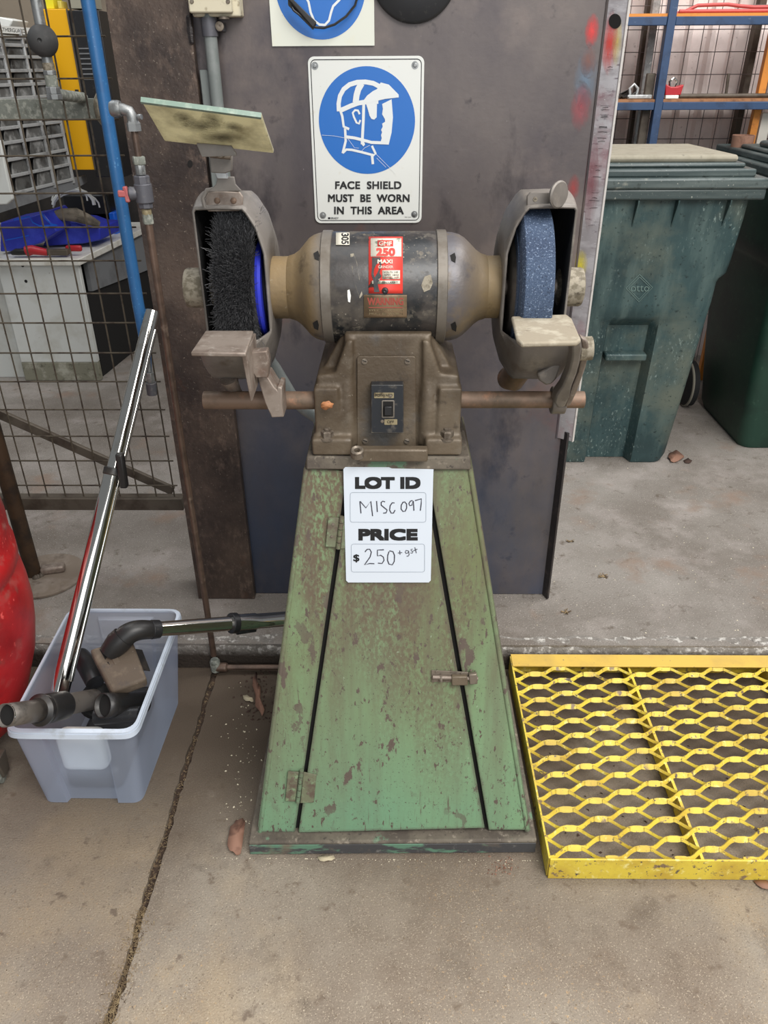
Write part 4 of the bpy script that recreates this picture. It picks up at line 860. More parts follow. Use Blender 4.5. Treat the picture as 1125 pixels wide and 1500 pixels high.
# ================================================================ AIR LINE (left)
def pl3(pts): return [P(*p) for p in pts]
al = thing('air_pipe', G(315, 978, 0), 'compressed air down-pipe with elbow, valve and red handle beside the brown steel sheet', 'pipe')
T = lambda y, Y=None: None
foot = G(315, 972, .03)
ax_, ay_ = foot.x, foot.y
def ap(y):      # point on the vertical run at photo row y
    d = ray(315-(972-y)*.151, y); t = ay_/d.y; return V((ax_, ay_, CAM_H+d.z*t))
MB().tube([ap(325), ap(960)], .0075, 14).build('down_pipe', 'copper', al)
MB().tube([ap(190), ap(232)], .0062, 14).build('upper_pipe', 'copper', al)
e1 = ap(190)+V((0, 0, .0))
zt_ = ap(164).z
MB().tube([(ax_, ay_, ap(180).z), (ax_, ay_, ap(172).z), (ax_-.004, ay_, zt_+.001), (ax_-.014, ay_, zt_+.004), (ax_-.022, ay_, zt_+.005)], .0095, 16).build('elbow', 'galv', al)
MB().lathe((ax_-.018, ay_, zt_+.005), (-1, 0, 0), [(0, .0), (0, .0125), (.004, .0135), (.014, .0135), (.018, .011), (.018, 0)], 16).build('elbow_nut', 'galv', al)
MB().lathe(ap(192), (0, 0, 1), [(0, 0), (0, .0125), (.012, .0125), (.016, .010), (.016, 0)], 6).build('elbow_nut', 'galv', al, ang=20)
MB().lathe((ax_+.012, ay_-.004, ap(171).z), (1, -.3, 0), [(0, .0045), (.006, .0045), (.006, 0)], 10).build('bleed_screw', 'galv', al)
for ya, yb2, r, n, m_ in ((241, 229, .0115, 6, 'galv_dull'), (256, 241, .0090, 12, 'galv'), (270, 257, .0145, 8, 'pipe_grey'), (297, 269, .0160, 20, 'pipe_grey'), (305, 296, .0130, 8, 'pipe_grey'), (315, 305, .0090, 14, 'brass'), (328, 313, .0100, 6, 'galv_dull')):
    a, b = ap(ya), ap(yb2); L_ = (b-a).length
    MB().lathe(a, (0, 0, 1), [(0, 0), (0, r*.93), (.0015, r), (L_-.0015, r), (L_, r*.93), (L_, 0)], n).build('pipe_fitting', m_, al, ang=25)
vc = ap(283)
MB().lathe(vc+V((-.012, -.002, 0)), (-1, -.15, 0), [(0, .011), (.012, .012), (.016, .009), (.018, 0)], 16).build('valve_stem', 'pipe_grey', al)
MB().bar(vc+V((-.024, -.006, 0)), vc+V((-.044, -.012, .001)), .013, .011).build('valve_handle', 'red_old', al, bevel=.002)
MB().bar(vc+V((-.030, -.010, .013)), vc+V((-.028, -.010, -.014)), .008, .009, (0, 1, 0)).build('valve_handle', 'red_old', al, bevel=.002)
MB().lathe(foot+V((0, 0, -.01)), (0, 0, 1), [(-.012, 0), (-.012, .012), (.018, .013), (.024, .009), (.024, 0)], 16).build('foot_elbow', 'galv_dull', al)
MB().lathe(foot+V((0, 0, -.012)), (1, 0, 0), [(0, 0), (0, .012), (.028, .012), (.032, .008)], 16).build('foot_elbow', 'copper', al)
hz = foot+V((.03, 0, -.012)); MB().tube([hz, hz+V((.68, .004, 0))], .0075, 12).build('floor_pipe', 'copper', al)

# horizontal galvanised air main behind the mesh, and its drop with gauge ball
YM = 1.98
am = thing('air_main', P(60, 160, YM), 'weathered horizontal pipe behind the mesh panel with a drop and rubber ball', 'pipe')
h0, h1 = P(-90, 160, YM), P(146, 160, YM)
MB().box((h0.x, YM-.02, h1.z-.0215), (h1.x, YM+.02, h1.z+.0215)).build('main_pipe', 'galv_dull', am)
MB().lathe((h1.x-.004, YM, h1.z), (1, 0, .0), [(0, 0), (0, .027), (.006, .035), (.012, .038), (.018, .034), (.018, 0)], 20).build('end_flange', 'cap', am)
YB = 1.80
bx = P(64, 60, YB); 
MB().tube([(bx.x+.0, YB, bx.z-.10), (bx.x, YB, bx.z+.25)], .0105, 14).build('drop_pipe', 'galv', am)
MB().lathe((bx.x, YB-.004, bx.z), (.12, -.75, -.0), [(-.028, .0), (-.024, .014), (-.012, .026), (0, .0295), (.012, .027), (.022, .018), (.027, .008), (.0275, .0045), (.024, .004), (.022, 0)], 32).build('rubber_ball', 'rubber', am, sub=0)
for ya, yb2, r, m_ in ((92, 82, .0095, 'galv'), (104, 92, .0115, 'cap'), (110, 103, .0135, 'galv'), (127, 110, .0125, 'galv_dull'), (138, 127, .015, 'galv'), (146, 138, .0165, 'galv')):
    z1, z0 = P(68, yb2, YB).z, P(68, ya, YB).z; MB().lathe((bx.x, YB, z0), (0, 0, 1), [(0, 0), (0, r), (z1-z0, r), (z1-z0, 0)], 8 if m_ == 'galv' else 18).build('pipe_fitting', m_, am, bevel=.0008, ang=25)
MB().tube([(bx.x, YB+.002, P(68, 138, YB).z), (bx.x, YM-.015, P(68, 138, YB).z-.012)], .011, 14).build('pipe_branch', 'galv_dull', am)

# blue air hose
YH = 1.68
bhx = P(170, 250, YH).x
bh = thing('air_hose', (bhx, YH, P(222, 590, YH).z), 'bright blue air hose hanging straight down in front of the mesh panel', 'hose')
MB().tube([(bhx, YH, 1.9), (bhx, YH, P(200, 440, YH).z), (bhx+.001, YH+.002, P(205, 500, YH).z), (P(214, 545, YH).x, YH, P(214, 545, YH).z)], .0128, 18).build('hose', 'blue_hose', bh)
q0, q1, q2 = P(219, 545, YH-.01), P(221, 560, YH-.01), P(223, 578, YH-.01)
MB().tube([q0, q1], .0095, 6).build('hose_coupling', 'galv', bh, bevel=.001, ang=20)
MB().tube([q1, q2], [.0125, .0115], 14).build('hose_coupling', 'pipe_grey', bh, bevel=.001)
MB().tube([P(217, 525, YH-.005), q0], .005, 10).build('hose_tail', 'galv', bh)

# ================================================================ MESH PANEL
YG = 1.85
me_ = thing('wire_fence', (P(100, 745, YG).x, YG, P(100, 748, YG).z), 'rusty welded wire mesh panel with a flat bottom rail left of the steel partition', 'mesh panel')
xR = P(262, 740, YG).x+.004; xLft = -1.75
zrows = [.319+.0755*i for i in range(0, 20)]
zrows = [P(120, y, YG).z for y in (711, 675, 639, 600, 559, 517, 473, 430, 382, 333, 283, 228, 175, 115, 53)]
zrows += [zrows[-1]+.076*(i+1) for i in range(5)]
xw = P(107, 229, YG).x
for i, z in enumerate(zrows):
    MB().tube([(xLft, YG, z), (xR, YG, z)], .0021, 6).build('mesh_wire', 'wire', me_)
kx = [xw+.0505*i for i in range(-17, 5) if xw+.0505*i < xR]
for x in kx:
    MB().tube([(x, YG+.004, P(120, 738, YG).z), (x, YG+.004, zrows[-1]+.03)], .0021, 6).build('mesh_wire', 'wire', me_)
za, zb2 = P(120, 728, YG).z, P(120, 745, YG).z
MB().box((xLft, YG-.01, zb2), (xR+.01, YG+.022, za)).build('bottom_rail', 'frame', me_, bevel=.002)
d0, d1 = P(8, 610, YG+.03), P(254, 719, YG+.03)
MB().bar(d0+(d0-d1)*.5, d1, .026, .012, (0, -1, .0)).build('diagonal_brace', 'frame', me_, bevel=.002)
# bollard-like post with disc base
pc = G(66, 845, ZS)
pst = thing('post_stand', (pc.x, pc.y+.0, ZS), 'rusty brown and yellow post welded to a round base plate', 'post')
pb_ = G(50, 842, ZS+.006)
MB().tube([(pb_.x, pb_.y, ZS+.006), (pb_.x, pb_.y, 1.0)], .0215, 20).build('post', 'post', pst)
MB().lathe((pc.x, pc.y+.0, ZS), (0, 0, 1), [(0, 0), (0, .104), (.002, .112), (.008, .112), (.009, .110), (.009, 0)], 56).build('base_disc', 'plate', pst)
mb = MB(); rnd = random.Random(2)
for i in range(16):
    a = rnd.uniform(-1.2, 1.8); mb.lathe((pb_.x+.026*math.cos(a), pb_.y-.004+.02*math.sin(a), ZS+.006), (0, 0, 1), [(0, .010), (.008, .008), (.014, 0)], 7)
mb.build('weld_lumps', 'frame', pst)
MB().bar((pb_.x+.02, pb_.y+.005, ZS+.018), (pb_.x+.085, pb_.y+.022, ZS+.020), .030, .022).build('weld_tab', 'rest', pst, bevel=.006)

# ================================================================ YELLOW GRATE
gt = thing('step_grate', (.75, 1.2, 0), 'yellow expanded-metal step grate lying on the floor right of the pedestal', 'grate')
GZ = .056
gx0 = G(806, 1258, GZ).x; gy0 = G(806, 1258, GZ).y; gyb = G(748, 958, GZ).y; gx1 = 1.32
f0 = G(805, 1290, 0)
# front flange (vertical leg, leaning a hair) and its edge
MB().hexa([(gx0, gy0-.003, 0.001), (gx1, gy0-.001, .001), (gx1, gy0+.003, .001), (gx0, gy0+.001, .001), (gx0, gy0-.002, GZ), (gx1, gy0, GZ), (gx1, gy0+.004, GZ), (gx0, gy0+.002, GZ)]).build('front_flange', 'yellow', gt, bevel=.001)
yf2 = G(750, 975, GZ).y
MB().box((gx0, yf2, GZ-.004), (gx1, gyb, GZ)).build('rear_flange', 'yellow_top', gt, bevel=.001)
MB().box((gx0, gyb-.005, .001), (gx1, gyb, GZ-.004)).build('rear_web', 'yellow', gt)
MB().box((gx0-.002, gy0+.003, .001), (gx0+.002, gyb-.005, GZ-.003)).build('side_flange', 'yellow', gt)
for px in (1026, 1290):
    X = G(px, 1255, .04).x; MB().box((X-.003, gy0+.004, .003), (X+.003, gyb-.005, .046)).build('cross_bar', 'yellow', gt)
# expanded metal: wavy strands with raised bonds
mb = MB(); rowsn = 25; y0_, y1_ = gy0+.006, yf2-.001; pitch = (y1_-y0_)/(rowsn-1); LW = .130
def strand(pts, secs):
    prv = None
    for pt, sec in zip(pts, secs):
        kk = len(mb.v); mb.v += [pt+V(q) for q in sec]
        if prv is not None:
            for t in range(4): mb.f.append((prv+t, prv+(t+1) % 4, kk+(t+1) % 4, kk+t))
        prv = kk
rnd = random.Random(6)
# a bond is a short flat plate leaning back; strands twist out of it to the next rows
SB = [(0, -.0052, -.0060), (0, -.0030, -.0085), (0, .0058, .0000), (0, .0036, .0028)]
SU = [(0, -.0040, -.0056), (0, -.0016, -.0080), (0, .0044, .0000), (0, .0020, .0026)]
SD = [(0, -.0044, -.0044), (0, -.0012, -.0076), (0, .0026, -.0014), (0, -.0008, .0018)]
for j in range(rowsn):
    yb_ = y0_+pitch*j
    nx = int((gx1-gx0)/(LW/2))+3
    for i in range(-1, nx):
        if (i+j) % 2: continue
        xa = gx0-.012+i*LW/2+rnd.uniform(-.0012, .0012); bw = .013
        if xa+bw > gx0 and xa-bw < gx1:
            a, b = max(xa-bw, gx0), min(xa+bw, gx1)
            strand([V((a, yb_, GZ-.004)), V((a+(b-a)*.25, yb_, GZ-.004)), V((a+(b-a)*.75, yb_, GZ-.004)), V((b, yb_, GZ-.004))], [SU, SB, SB, SU])
        for s in (1, -1):
            p = V((xa+bw, yb_, GZ-.004)); q = V((xa+LW/2-bw, yb_+s*pitch, GZ-.004))
            if j+s < 0 or j+s >= rowsn: continue
            if q.x > gx1+.01 or q.x < gx0: continue
            d = q-p
            ts = [t for t in (0, .15, .35, .65, .85, 1) if p.x+d.x*t >= gx0-.002]
            if len(ts) < 2: continue
            pts = [p+V((d.x*t, d.y*(3*t*t-2*t*t*t), -.0015*math.sin(t*math.pi)*(1 if s > 0 else 2.5))) for t in ts]
            strand(pts, [SU if s > 0 else SD]*len(pts))
mb.build('expanded_mesh', 'yellow', gt, smooth=True, ang=50)

# ================================================================ CLEAR TUB AND VACUUM PARTS
tb = thing('storage_tub', (-.62, 1.25, 0), 'clear plastic storage tub full of vacuum cleaner parts', 'tub')
TZ = .240
B = [V((-.745, 1.093, .003)), V((-.536, 1.093, .003)), V((-.531, 1.405, .003)), V((-.742, 1.405, .003))]
Tt = [G(12, 1068, TZ), G(195, 1072, TZ), G(262, 897, TZ), G(104, 893, TZ)]
yfr = (Tt[0].y+Tt[1].y)/2; ybk = (Tt[2].y+Tt[3].y)/2
Tt = [V((Tt[0].x, yfr, TZ)), V((Tt[1].x, yfr, TZ)), V((Tt[2].x, ybk, TZ)), V((Tt[3].x, ybk, TZ))]
def ringpts(c, r, n=5, dents=0.0):
    """rounded quad, corners c[0..3] ccw from front-left; front has two shallow pilasters"""
    out = []
    for i in range(4):
        p = c[i]; a = (c[i-1]-p).normalized(); b = (c[(i+1) % 4]-p).normalized()
        for k_ in range(n+1):
            t = k_/n; u = (1-t)**2; v = t*t; out.append(p+a*r*u+b*r*v)
        if i == 0 or i == 2:
            q = c[(i+1) % 4]; L_ = q-p; nrm = V((0, 1 if i == 0 else -1, 0))
            for f, dd in ((.24, 0), (.26, dents), (.74, dents), (.76, 0)): out.append(p+L_*f+nrm*dd)
    return out
def lerp4(t): return [B[i].lerp(Tt[i], t) for i in range(4)]
rings = [ringpts(lerp4(t), .022, 5, .011) for t in (0, .03, .25, .5, .75, .93)]+[ringpts(lerp4(.94), .024, 5, 0)]+[ringpts(lerp4(1.0), .026, 5, 0)]
mb = MB(); n = len(rings[0])
for rg in rings: mb.v += rg
for i in range(len(rings)-1):
    for j in range(n): mb.f.append((i*n+j, i*n+(j+1) % n, (i+1)*n+(j+1) % n, (i+1)*n+j))
mb.f.append(tuple(range(n))[::-1])
mb.build('tub_body', 'tub', tb, ang=35)
top = ringpts(Tt, .028, 6, 0); ctr_ = sum(top, V())/len(top)
mb = MB(); n = len(top); sec = ((-.002, -.002), (.010, -.002), (.012, -.012), (.0095, -.012), (.0075, .0015), (-.002, .003))
for p in top:
    d = (p-ctr_); d.z = 0
    # outward normal approximated by dominant direction with rounded corners
    d = d.normalized(); mb.v += [p+d*a+V((0, 0, b)) for a, b in sec]
for j in range(n):
    for k_ in range(6): mb.f.append((j*6+k_, ((j+1) % n)*6+k_, ((j+1) % n)*6+(k_+1) % 6, j*6+(k_+1) % 6))
mb.build('tub_rim', 'tub_rim', tb, ang=50)
# white canister inside
fcn = P(140, 1097, 1.15)
tag(MB().box((P(80, 1100, 1.11).x, 1.112, P(100, 1131, 1.115).z), (P(150, 1100, 1.11).x, 1.155, P(100, 1080, 1.115).z)).build('plastic_canister', 'whitebox', bevel=.018, seg=4), 'white plastic canister seen blurred through the front of the tub', 'canister')

def vac_tube(name, mat, pts, r, label, cat='tube', extras=(), hollow=False):
    t = thing(name, V(pts[0]), label, cat); MB().tube(pts, r, 24, caps=not hollow).build('tube', mat, t) if not hollow else None
    if hollow:
        o = MB().tube(pts, r, 28, caps=False).build('tube', mat, t); md = o.modifiers.new('s', 'SOLIDIFY'); md.thickness = .0018; md.offset = -1
    return t
# tall chrome telescopic wand
TW0, TW1 = P(88, 1012, 1.20), P(224, 456, 1.66)
dW = (TW1-TW0); 
wd = thing('vacuum_wand', TW0, 'tall chrome telescopic vacuum wand standing up out of the tub', 'vacuum tube')
mid = TW0.lerp(TW1, .56)
MB().tube([TW0, mid], .0192, 32).build('outer_tube', 'chrome', wd)
MB().tube([mid-dW*.01, TW1], .0160, 32).build('inner_tube', 'chrome', wd, bevel=.001)
sdw = V((1, -.1, .0)).normalized()
MB().tube([TW0+dW*.03+sdw*.0185+V((0, -.004, 0)), TW1-dW*.05+sdw*.0145], .0050, 12).build('side_rail', 'chrome', wd)
MB().tube([mid-dW*.002, mid+dW*.018], .0215, 24).build('release_collar', 'soft_black', wd, bevel=.002)
MB().bar(mid+sdw*.026+V((0, -.012, -.022)), mid+sdw*.026+V((0, -.012, .050))+dW*.01, .016, .018, (0, -1, 0)).build('release_catch', 'soft_black', wd, bevel=.004)
# second wand with elbow and floor head
A0, A1 = P(226, 922, 1.27), P(440, 905, 1.475)
fh = thing('floor_brush', P(175, 980, 1.22), 'dusty floor head with black elbow and chrome wand reaching behind the pedestal', 'vacuum head')
dA = A1-A0; mA = A0+dA*.5
MB().tube([A0, mA], .0162, 28).build('chrome_wand', 'chrome', fh)
MB().tube([mA-dA*.01, A0+dA*.66, A0+dA*.67, A1+dA*.25], [.0195, .0195, .0178, .0178], 28).build('outer_wand', 'chrome', fh)
MB().tube([A0+dA*.485, A0+dA*.53], .0235, 24).build('wand_collar', 'black', fh, bevel=.002)
MB().bar(A0+dA*.52+V((0, -.008, -.020)), A0+dA*.66+V((0, -.006, -.018)), .014, .008).build('wand_catch', 'black', fh, bevel=.002)
e0, e1, e2, e3 = A0+dA*.02, P(196, 926, 1.25), P(178, 934, 1.235), P(158, 958, 1.22)
def bez(a, b, c, d, n=10): return [a*(1-t)**3+b*3*t*(1-t)**2+c*3*t*t*(1-t)+d*t**3 for t in [i/n for i in range(n+1)]]
MB().tube([A0+dA*.03, A0-dA*.02], [.0195, .0205], 24).build('elbow_cuff', 'black', fh, bevel=.001)
MB().tube(bez(A0-dA*.02, P(206, 922, 1.25), P(190, 922, 1.245), P(178, 938, 1.235)), [.0195+.0004*i for i in range(11)], 24).build('elbow', 'soft_black', fh)
MB().tube([P(181, 933, 1.237), P(172, 942, 1.230), P(160, 956, 1.222)], [.0245, .0255, .021], 20).build('neck', 'soft_black', fh)
hp = [P(131, 950, 1.23), P(192, 932, 1.27), P(215, 993, 1.16), P(163, 1013, 1.14)]
nh = (hp[1]-hp[0]).cross(hp[3]-hp[0]).normalized()
if nh.z < 0: nh = -nh
MB().prism([p-nh*.032 for p in hp], nh*.030).build('floor_head', 'nozzle', fh, bevel=.006, seg=3)
fhp = PLN(hp[0], nh)
for pts in ([(157, 970), (187, 955), (194, 964), (164, 978)], [(146, 951), (150, 948), (158, 962), (154, 966)]):
    MB().prism([fhp(x, y, .003) for x, y in pts], nh*-.006).build('head_slot', 'gap', fh)
MB().prism([fhp(x, y, .001) for x, y in ((162, 965), (172, 960), (178, 972), (168, 976))], nh*.006).build('head_pedal', 'nozzle', fh, bevel=.002)
mb = MB()
for i in range(60):
    f = i/59; a = hp[1].lerp(hp[2], .15+f*.5)-nh*.026; mb.bar(a, a+V((.014, .004, -.006)), .0016, .0016)
mb.build('brush_strip', 'soft_black', fh)
# lower tubes
l1 = thing('vacuum_tube', P(0, 1048, 1.04), 'dark vacuum tube with fat black coupling poking over the left front of the tub', 'vacuum tube')
a, b, c = P(7, 1048, 1.00), P(62, 1040, 1.075), P(138, 1024, 1.20)
o = MB().tube([a, b], .0212, 28, caps=False).build('tube_end', 'dustpipe', l1); md = o.modifiers.new('s', 'SOLIDIFY'); md.thickness = .0015; md.offset = -1
MB().tube([a+(b-a)*.10, a+(b-a)*.12], .0190, 20).build('mouth_shade', 'gap', l1)  # black disc added inside so the open mouth looks shaded
MB().tube([a-V((.0, 0, 0)), a+(b-a)*.015], .0218, 28, caps=False).build('tube_lip', 'chrome', l1)
d = (c-b).normalized(); b2 = P(55, 1041, 1.065)
MB().tube([b2, b2+d*.006, b2+d*.010, b2+d*.020, b2+d*.024, b2+d*.075], [.024, .031, .031, .027, .029, .028], 28).build('coupling', 'soft_black', l1)
MB().tube([b2+d*.06, c], .0215, 24).build('tube', 'dustpipe', l1)
l2 = thing('vacuum_tube', P(150, 1035, 1.10), 'short black vacuum tube with open mouth facing forward inside the tub', 'vacuum tube')
a = P(150, 1034, 1.105); b = P(210, 1029, 1.175)
o = MB().tube([a, a+(b-a)*.25, a+(b-a)*.27, b], [.0245, .0245, .0230, .0230], 28, caps=False).build('tube', 'soft_black', l2); md = o.modifiers.new('s', 'SOLIDIFY'); md.thickness = .002; md.offset = -1
MB().tube([a+(b-a)*.10, a+(b-a)*.13], .0218, 20).build('mouth_shade', 'gap', l2)  # added black disc, painted shade inside the open mouth
tag(MB().tube([P(140, 1050, 1.12), P(205, 1046, 1.12)], .016, 18).build('vacuum_tube', 'black'), 'black tube lying lowest in the tub under the open-mouthed one', 'vacuum tube')
mb = MB(); c0 = P(138, 1010, 1.24)-V((0, 0, .03))
for i in range(7): mb.lathe(c0, (.3, -1, .3), [(i*.007-.02, .026), (i*.007-.017, .034), (i*.007-.0145, .026)], 20)
tag(mb.build('hose_end', 'soft_black'), 'ribbed black hose end lying behind the floor head in the tub', 'hose')
tag(MB().tube([P(118, 960, 1.30), P(128, 975, 1.26), P(140, 1000, 1.22)], [.018, .022, .020], 16).build('hose_cuff', 'black'), 'black hose cuff standing left of the floor head in the tub', 'hose')
tag(MB().box((-.70, 1.12, .012), (-.58, 1.38, .07)).build('vacuum_brush', 'soft_black', bevel=.012), 'dark brush block lying at the bottom of the tub', 'brush')

# ================================================================ RED DRUM
dc = V((-1.028, 1.27, 0))
dr = thing('waste_drum', dc, 'scuffed red plastic drum on castors at the left edge', 'drum')
MB().lathe(dc, (0, 0, 1), [(.055, 0), (.055, .150), (.075, .172), (.143, .198), (.222, .226), (.288, .240), (.334, .246), (.385, .246), (.42, .243), (.436, .236), (.445, .236), (.455, .243), (.487, .243), (.495, .238), (.55, .240), (.60, .236), (.61, .22), (.61, 0)], 64).build('drum_body', 'drum', dr)
wc = G(4, 1146, 0)+V((-.006, .006, .026))
MB().lathe(wc-V((.011, 0, 0)), (1, .15, 0), [(0, 0), (0, .018), (.002, .026), (.020, .026), (.022, .018), (.022, 0)], 28).build('castor_wheel', 'galv_dull', dr)
MB().lathe(wc+V((.0115, 0, 0)), (1, .15, 0), [(0, 0), (0, .012), (.002, .012), (.002, 0)], 20).build('castor_hub', 'rubber', dr)
MB().hexa([wc+V(p) for p in ((-.02, -.012, -.004), (.02, -.012, -.004), (.02, .012, -.004), (-.02, .012, -.004), (-.03, -.02, .05), (.02, -.02, .05), (.02, .02, .05), (-.03, .02, .05))]).build('castor_fork', 'frame', dr, bevel=.002)

# ================================================================ WHEELIE BINS
def wheelie(name, cx, yf_, label, bodym, lidm, topm, deb=True):
    t = thing(name, (cx, yf_+.33, ZS), label, 'bin', 'wheelie bins behind the partition')
    z0 = ZS+.002
    # per level: z, half width, front y, back y, recess depth
    fy = lambda z: .060-.085*z
    lv = [(0, .208, fy(-.05), .50, .045), (.03, .218, fy(.03), .53, .050), (.30, .236, fy(.3), .58, .050), (.515, .249, fy(.515), .60, .050), (.545, .251, fy(.545), .60, .012), (.56, .252, fy(.56), .60, .0), (.60, .255, fy(.60), .61, .0), (.665, .256, fy(.665), .62, 0), (.68, .262, fy(.68), .63, 0), (.697, .280, fy(.695), .66, 0), (.74, .285, fy(.74), .67, 0), (.86, .292, fy(.86), .69, 0), (.93, .294, fy(.93), .69, 0)]
    def sec(z, hw, yf2_, yb3, rd):
        rw, rc = .085, .045; pts = []
        def cor(x, y, sx, sy, n=5):
            r = []
            for k_ in range(n+1):
                a_ = math.pi/2*k_/n; r.append((x+sx*rc*(1-math.sin(a_)), y+sy*rc*(1-math.cos(a_))))
            return r
        f = []
        # front left corner -> recess -> front right -> back right -> back left
        c1 = cor(-hw, yf2_, 1, 1)          # from (x+rc,y) .. (x, y+rc)
        pts += c1[::-1]
        pts += [(-hw+.075, yf2_), (-rw, yf2_), (-rw+.016, yf2_+rd), (0, yf2_+rd), (rw-.016, yf2_+rd), (rw, yf2_), (hw-.075, yf2_)]
        pts += cor(hw, yf2_, -1, 1)
        pts += cor(hw, yb3, -1, -1)[::-1]
        pts += cor(-hw, yb3, 1, -1)
        return [V((cx+x, yf_+y, z0+z)) for x, y in pts]
    mb = MB(); rs = [sec(*l) for l in lv]; n = len(rs[0])
    for r_ in rs: mb.v += r_
    for i in range(len(rs)-1):
        for j in range(n): mb.f.append((i*n+j, i*n+(j+1) % n, (i+1)*n+(j+1) % n, (i+1)*n+j))
    mb.f.append(tuple(range(n))[::-1]); mb.f.append(tuple(range((len(rs)-1)*n, len(rs)*n)))
    body_ = mb.build('bin_body', bodym, t, ang=45)
    MB().box((cx-.070, yf_+fy(.41)+.004, z0+.400), (cx+.070, yf_+fy(.41)+.05, z0+.424)).build('grip_bar', bodym, t, bevel=.005)
    # gussets below the rim
    for x in (-.215, -.06, .06, .215):
        MB().prism([(cx+x, yf_+.01, z0+.925), (cx+x, yf_-.046, z0+.925), (cx+x, yf_-.046, z0+.915), (cx+x, yf_-.010, z0+.84)], (.004, 0, 0)).build('rim_gusset', bodym, t)
    MB().box((cx-.315, yf_-.045, z0+.925), (cx+.315, yf_+.72, z0+.957)).build('bin_rim', lidm, t, bevel=.006)
    MB().box((cx-.318, yf_-.050, z0+.956), (cx+.318, yf_+.73, z0+.986)).build('lid_skirt', lidm, t, bevel=.006)
    MB().box((cx-.285, yf_-.020, z0+.985), (cx+.285, yf_+.70, z0+1.008)).build('lid_step', lidm, t, bevel=.006)
    MB().box((cx-.262, yf_+.010, z0+1.007), (cx+.262, yf_+.52, z0+1.022)).build('lid_top', lidm, t, bevel=.008)
    lp = MB().prism([(cx-.26, yf_+.03, z0+1.020), (cx+.245, yf_+.03, z0+1.020), (cx+.225, yf_+.42, z0+1.020), (cx-.24, yf_+.42, z0+1.020)], (0, 0, .022)).build('lid_panel', topm, t, bevel=.012, seg=3)
    for s in (-1, 1):
        xw_ = cx+s*.285
        wl = MB().lathe((xw_-.02, yf_+.50, ZS+.1), (1, 0, 0), [(0, 0), (0, .078), (.006, .096), (.034, .096), (.04, .078), (.04, 0)], 40).build('wheel', 'tyre', t)
        MB().lathe((xw_-.02, yf_+.50, ZS+.1), (1, 0, 0), [(.004, .093), (.006, .0985), (.012, .0985), (.014, .093)], 40).build('tyre_edge', 'tyre_rim', wl)
    return t, z0
BX = .785
b1_, z0b = wheelie('wheelie_bin', BX, 2.515, 'weathered blue-green wheelie bin with moulded diamond mark beside the partition edge', 'bin_green', 'lid_green', 'lid_top')
bn = V((0, -1, -.085)).normalized(); BF = PLN((0, 2.515+.060-.085*.6, z0b+.6), bn)
mb = MB()
for rr in (1.0, .82):
    q_ = [(937, 423-21*rr), (937+19*rr, 423-2), (937-1, 423+19*rr), (937-20*rr, 423-1), (937, 423-21*rr)]
    mb.ribbon([BF(x, y, .0030) for x, y in q_], .0020, bn)
text_mb('otto', (924, 418, 951, 427), BF, .0, mb=mb, off=.0030)
mb.build('moulded_mark', 'mark', b1_, smooth=False)
b2_, _ = wheelie('wheelie_bin', 1.535, 2.64, 'dark green wheelie bin at the right edge behind the weathered one', 'bin_dark', 'lid_green', 'lid_green')

# ================================================================ RACK AND WALL ON THE RIGHT
YK = 3.38
rk = thing('storage_rack', (1.3, YK, ZS), 'blue steel storage rack with two shelf beams in front of the pale cladding', 'rack')
ux = P(970, 110, YK).x
MB().box((ux-.016, YK-.02, ZS), (ux+.014, YK+.02, 2.2)).build('upright', 'rack_blue', rk, bevel=.002)
MB().box((ux-.050, YK+.02, ZS), (ux-.017, YK+.045, 1.32)).build('upright_rod', 'frame', rk, bevel=.004)
xe = 2.6
for ya, yb2, mt_ in ((24, 37, 'orange'), (149, 160.5, 'timber')):
    za_, zb3 = P(1050, ya, YK).z, P(1050, yb2, YK).z
    MB().box((ux+.0145, YK-.018, zb3), (xe, YK+.012, za_)).build('shelf_beam', 'rack_blue', rk, bevel=.002)
    MB().box((.45, YK-.018, zb3), (ux-.0175, YK+.012, za_)).build('shelf_beam', 'rack_blue', rk, bevel=.002)
    MB().box((.45, YK-.010, za_+.0005), (xe, YK+.30, za_+.010)).build('shelf_board', mt_, rk)
zs1 = P(1050, 149, YK).z+.011; zs2 = P(1050, 24, YK).z+.011
# mesh behind the rack
YW = 3.70
mp_ = thing('mesh_screen', (1.3, YW, ZS), 'grey wire mesh screen fixed between the blue rack and the cladding', 'mesh panel')
xw0 = P(998, 109, YW).x
k0 = -10
for i in range(-12, 22):
    x = xw0+.061*i
    if .35 < x < 2.5: MB().tube([(x, YW, ZS), (x, YW, 2.1)], .0016, 5).build('mesh_wire', 'wire_grey', mp_)
for y in (8, 43, 76, 109, 173, 203):
    z = P(1050, y, YW).z; MB().tube([(.35, YW-.004, z), (2.5, YW-.004, z)], .0016, 5).build('mesh_wire', 'wire_grey', mp_)
zlow = P(1050, 203, YW).z
for i in range(1, 9): MB().tube([(.35, YW-.004, zlow-.095*i), (2.5, YW-.004, zlow-.095*i)], .0016, 5).build('mesh_wire', 'wire_grey', mp_)
